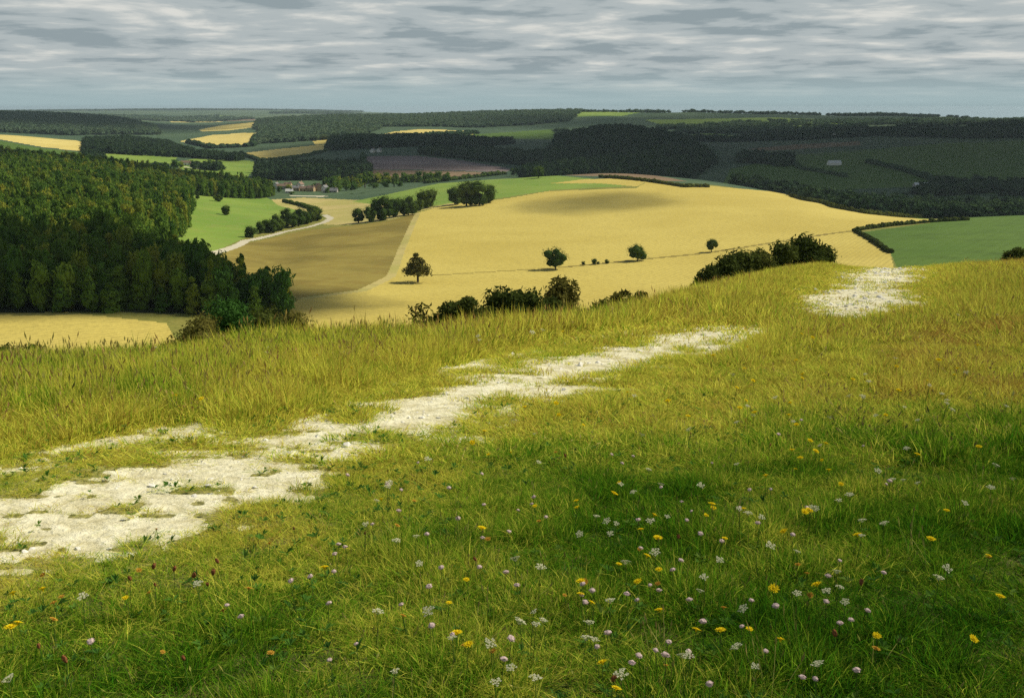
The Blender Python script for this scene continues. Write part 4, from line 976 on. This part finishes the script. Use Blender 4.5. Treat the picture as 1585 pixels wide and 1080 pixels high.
FL = {
 'y': [(20,918),(66,911),(194,925),(590,773),(17,970),(28,963),(502,878),(958,747),(951,763),(892,775),(893,785),(828,783),(731,685),(695,933),(954,1065),(932,1025),(992,819),
   (1233,657),(1254,682),(1278,686),(1239,708),(1263,698),(1272,712),(1231,726),(1420,703),(1515,691),(1013,797),(1002,860),(1246,792),(1264,904),(1357,984),(1530,860),(1441,834),(1185,736),(1226,696),(1198,911),
   (1232,557),(1241,517),(1258,522),(1152,570),(1104,550),(1242,585),(1477,580),(1435,589),(1513,534),(1065,644),(1168,638),(1232,656),(1391,604),(1141,600),(1166,589),(1157,537),
   (73,547),(73,536),(28,562),(20,595),(861,624),(971,607),(610,533),(491,549),(760,486),(915,480),(1003,470)],
 'o': [(231,917),(83,958),(83,933),(1356,1004),(1530,862),(624,953),(720,998),(990,850),(905,900),(641,775),(860,700),(1120,940)],
 'w': [(306,903),(128,922),(834,715),(923,798),(954,810),(897,826),(945,826),(837,877),(968,868),(805,960),(826,946),(912,962),(920,989),(768,1055),
   (1315,765),(1334,804),(1334,828),(1382,741),(1398,742),(1542,719),(1567,740),(1467,879),(1454,893),(1308,931),(1279,914),(1300,908),(1295,883),(1193,844),(1179,800),(1158,793),(1033,799),(1007,806),(1014,854),(1090,893),(1084,913),(1140,718),(1085,751),(1257,784),(1534,754),(1494,778),
   (1337,615),(1400,630),(1420,650),(1466,619),(1474,633),(1314,612),(1339,579),(1386,554),(1355,643),(1544,487),(1483,487),(1066,664),(1496,576),(345,530),(246,559),(393,516),(413,538),(435,518),(639,517),(413,545),(12,1050),(830,966),(1345,590),(740,520),(840,510)],
 'l': [(351,936),(373,954),(480,892),(450,899),(524,842),(534,846),(140,993),(683,878),(742,877),(826,769),(802,789),(845,800),(700,982),(941,979),(900,920),(970,919),(783,885),(800,905),(661,826),(992,848),(747,832),(749,781),(600,749),
   (1088,961),(1015,1006),(1035,993),(1066,1008),(1030,1013),(1067,928),(1201,937),(1148,969),(1020,913),(1006,905),(1193,757),(1205,672),(1055,776),(1070,791),(1054,867),(1163,929),(1098,1058),(780,1020),(1240,650)],
 'r': [(455,818),(565,825),(336,868),(321,904),(201,895),(238,876),(284,1019),(1069,1016),(1333,901),(1292,980),(1192,689),(875,705),(1050,830),(270,880),(300,890),(330,885),(240,905),(60,1000),(100,1020),(950,1050),(735,865)],
}
LBL = {'y': 'yellow daisy-like flower', 'o': 'fading orange-brown flower', 'w': 'cream flat-topped umbel flower', 'l': 'pale lilac round flower', 'r': 'small russet seed head'}
PLUR = {'y': 'yellow flowers', 'o': 'orange-brown flowers', 'w': 'cream umbels', 'l': 'lilac flowers', 'r': 'russet seed heads'}
SPEC = {('y', 20, 918): 'large yellow flower nearest the bottom left corner of the turf', ('y', 66, 911): 'yellow flower just right of the leftmost large one',
        ('y', 194, 925): 'lone yellow flower left of the russet patch in the foreground', ('y', 590, 773): 'lone yellow flower just below the chalk path in the middle',
        ('y', 695, 933): 'lone yellow flower low in the middle of the foreground', ('y', 1420, 703): 'lone yellow flower in the shaded turf at the right',
        ('y', 1515, 691): 'rightmost yellow flower in the shaded turf', ('y', 861, 624): 'yellow flower on the lower verge of the chalk path',
        ('w', 306, 903): 'pale umbel standing in the russet patch', ('l', 351, 936): 'pale round flower just below the russet patch',
        ('w', 1308, 931): 'largest cream umbel in the lower right turf', ('l', 480, 892): 'pale lilac flower alone left of the middle foreground'}
rg = random.Random(9)
for kind, cnt, (ua, ub, va, vb) in (('w', 60, (560, 1560, 570, 1050)), ('w', 14, (230, 900, 505, 560)), ('y', 50, (700, 1560, 540, 1000)), ('y', 16, (0, 900, 500, 640)), ('l', 55, (500, 1400, 680, 1050)), ('o', 22, (20, 1300, 780, 1050))):
    for _ in range(cnt):
        u, v = rg.uniform(ua, ub), rg.uniform(va, vb); p_ = hit(u, v, .15, 1.8, 40)
        if float(pathmask(np.array(p_[0]), np.array(p_[1]))) < -.4 and p_[1] < 26: FL[kind].append((round(u), round(v)))
for kind, pts in FL.items():
    nm, cat, rad = INFO[kind]
    for i, (u, v) in enumerate(pts):
        hh = {'y': .15, 'o': .12, 'w': .19, 'l': .16, 'r': .15}[kind]*rg.uniform(.85, 1.15)*(1.25 if v < 640 else 1)
        x, y, z = hit(u, v, hh, 1.8, 60)
        s = rad*rg.uniform(.75, 1.3)*(1 if y < 6 else min(1.8, 1+.10*(y-6)))
        o = empty(nm, (x, y, z)); 
        where = 'in the foreground turf' if v > 850 else ('in the meadow just below the path' if u < 1000 and v > 600 else ('in the long grass beyond the path' if u < 1050 else 'in the grass at the right of the path'))
        tag(o, SPEC.get((kind, u, v)) or '%s %s' % (LBL[kind], where), cat, '%s %s' % (PLUR[kind], where))
        hd = link(bpy.data.objects.new('flower_head', HEADS[kind][i % len(HEADS[kind])]), o); hd.location = (0, 0, hh)
        hd.scale = (s,)*3; hd.rotation_euler = (rg.uniform(.0, .55), rg.uniform(-.35, .35), rg.uniform(0, 6.28))
        st_ = link(bpy.data.objects.new('stem', STM[i % 3]), o); st_.location = (0, 0, hh-s*.3); st_.scale = (.14 if y < 8 else .25, .14 if y < 8 else .25, hh)

# ------------------------------------------------------------------ haze
HZ = 1.0
if HZ:
    x0, x1, y0, y1, z0, z1 = -11000, 11000, -60, 18000, -330, 8
    b = MB(); b.box(((x0+x1)/2, (y0+y1)/2, (z0+z1)/2), (x1-x0, y1-y0, z1-z0))
    m, N = newmat('haze_air'); pvl = N.new('ShaderNodeVolumePrincipled'); pvl.inputs['Density'].default_value = 4.2e-5
    pvl.inputs['Color'].default_value = (.62, .78, .88, 1); pvl.inputs['Anisotropy'].default_value = .2
    o = N.new('ShaderNodeOutputMaterial'); N.l.new(pvl.outputs[0], o.inputs['Volume'])
    hz = b.build('haze', m); tag(hz, 'thin bluish air over the distant hills', 'haze', kind='stuff')
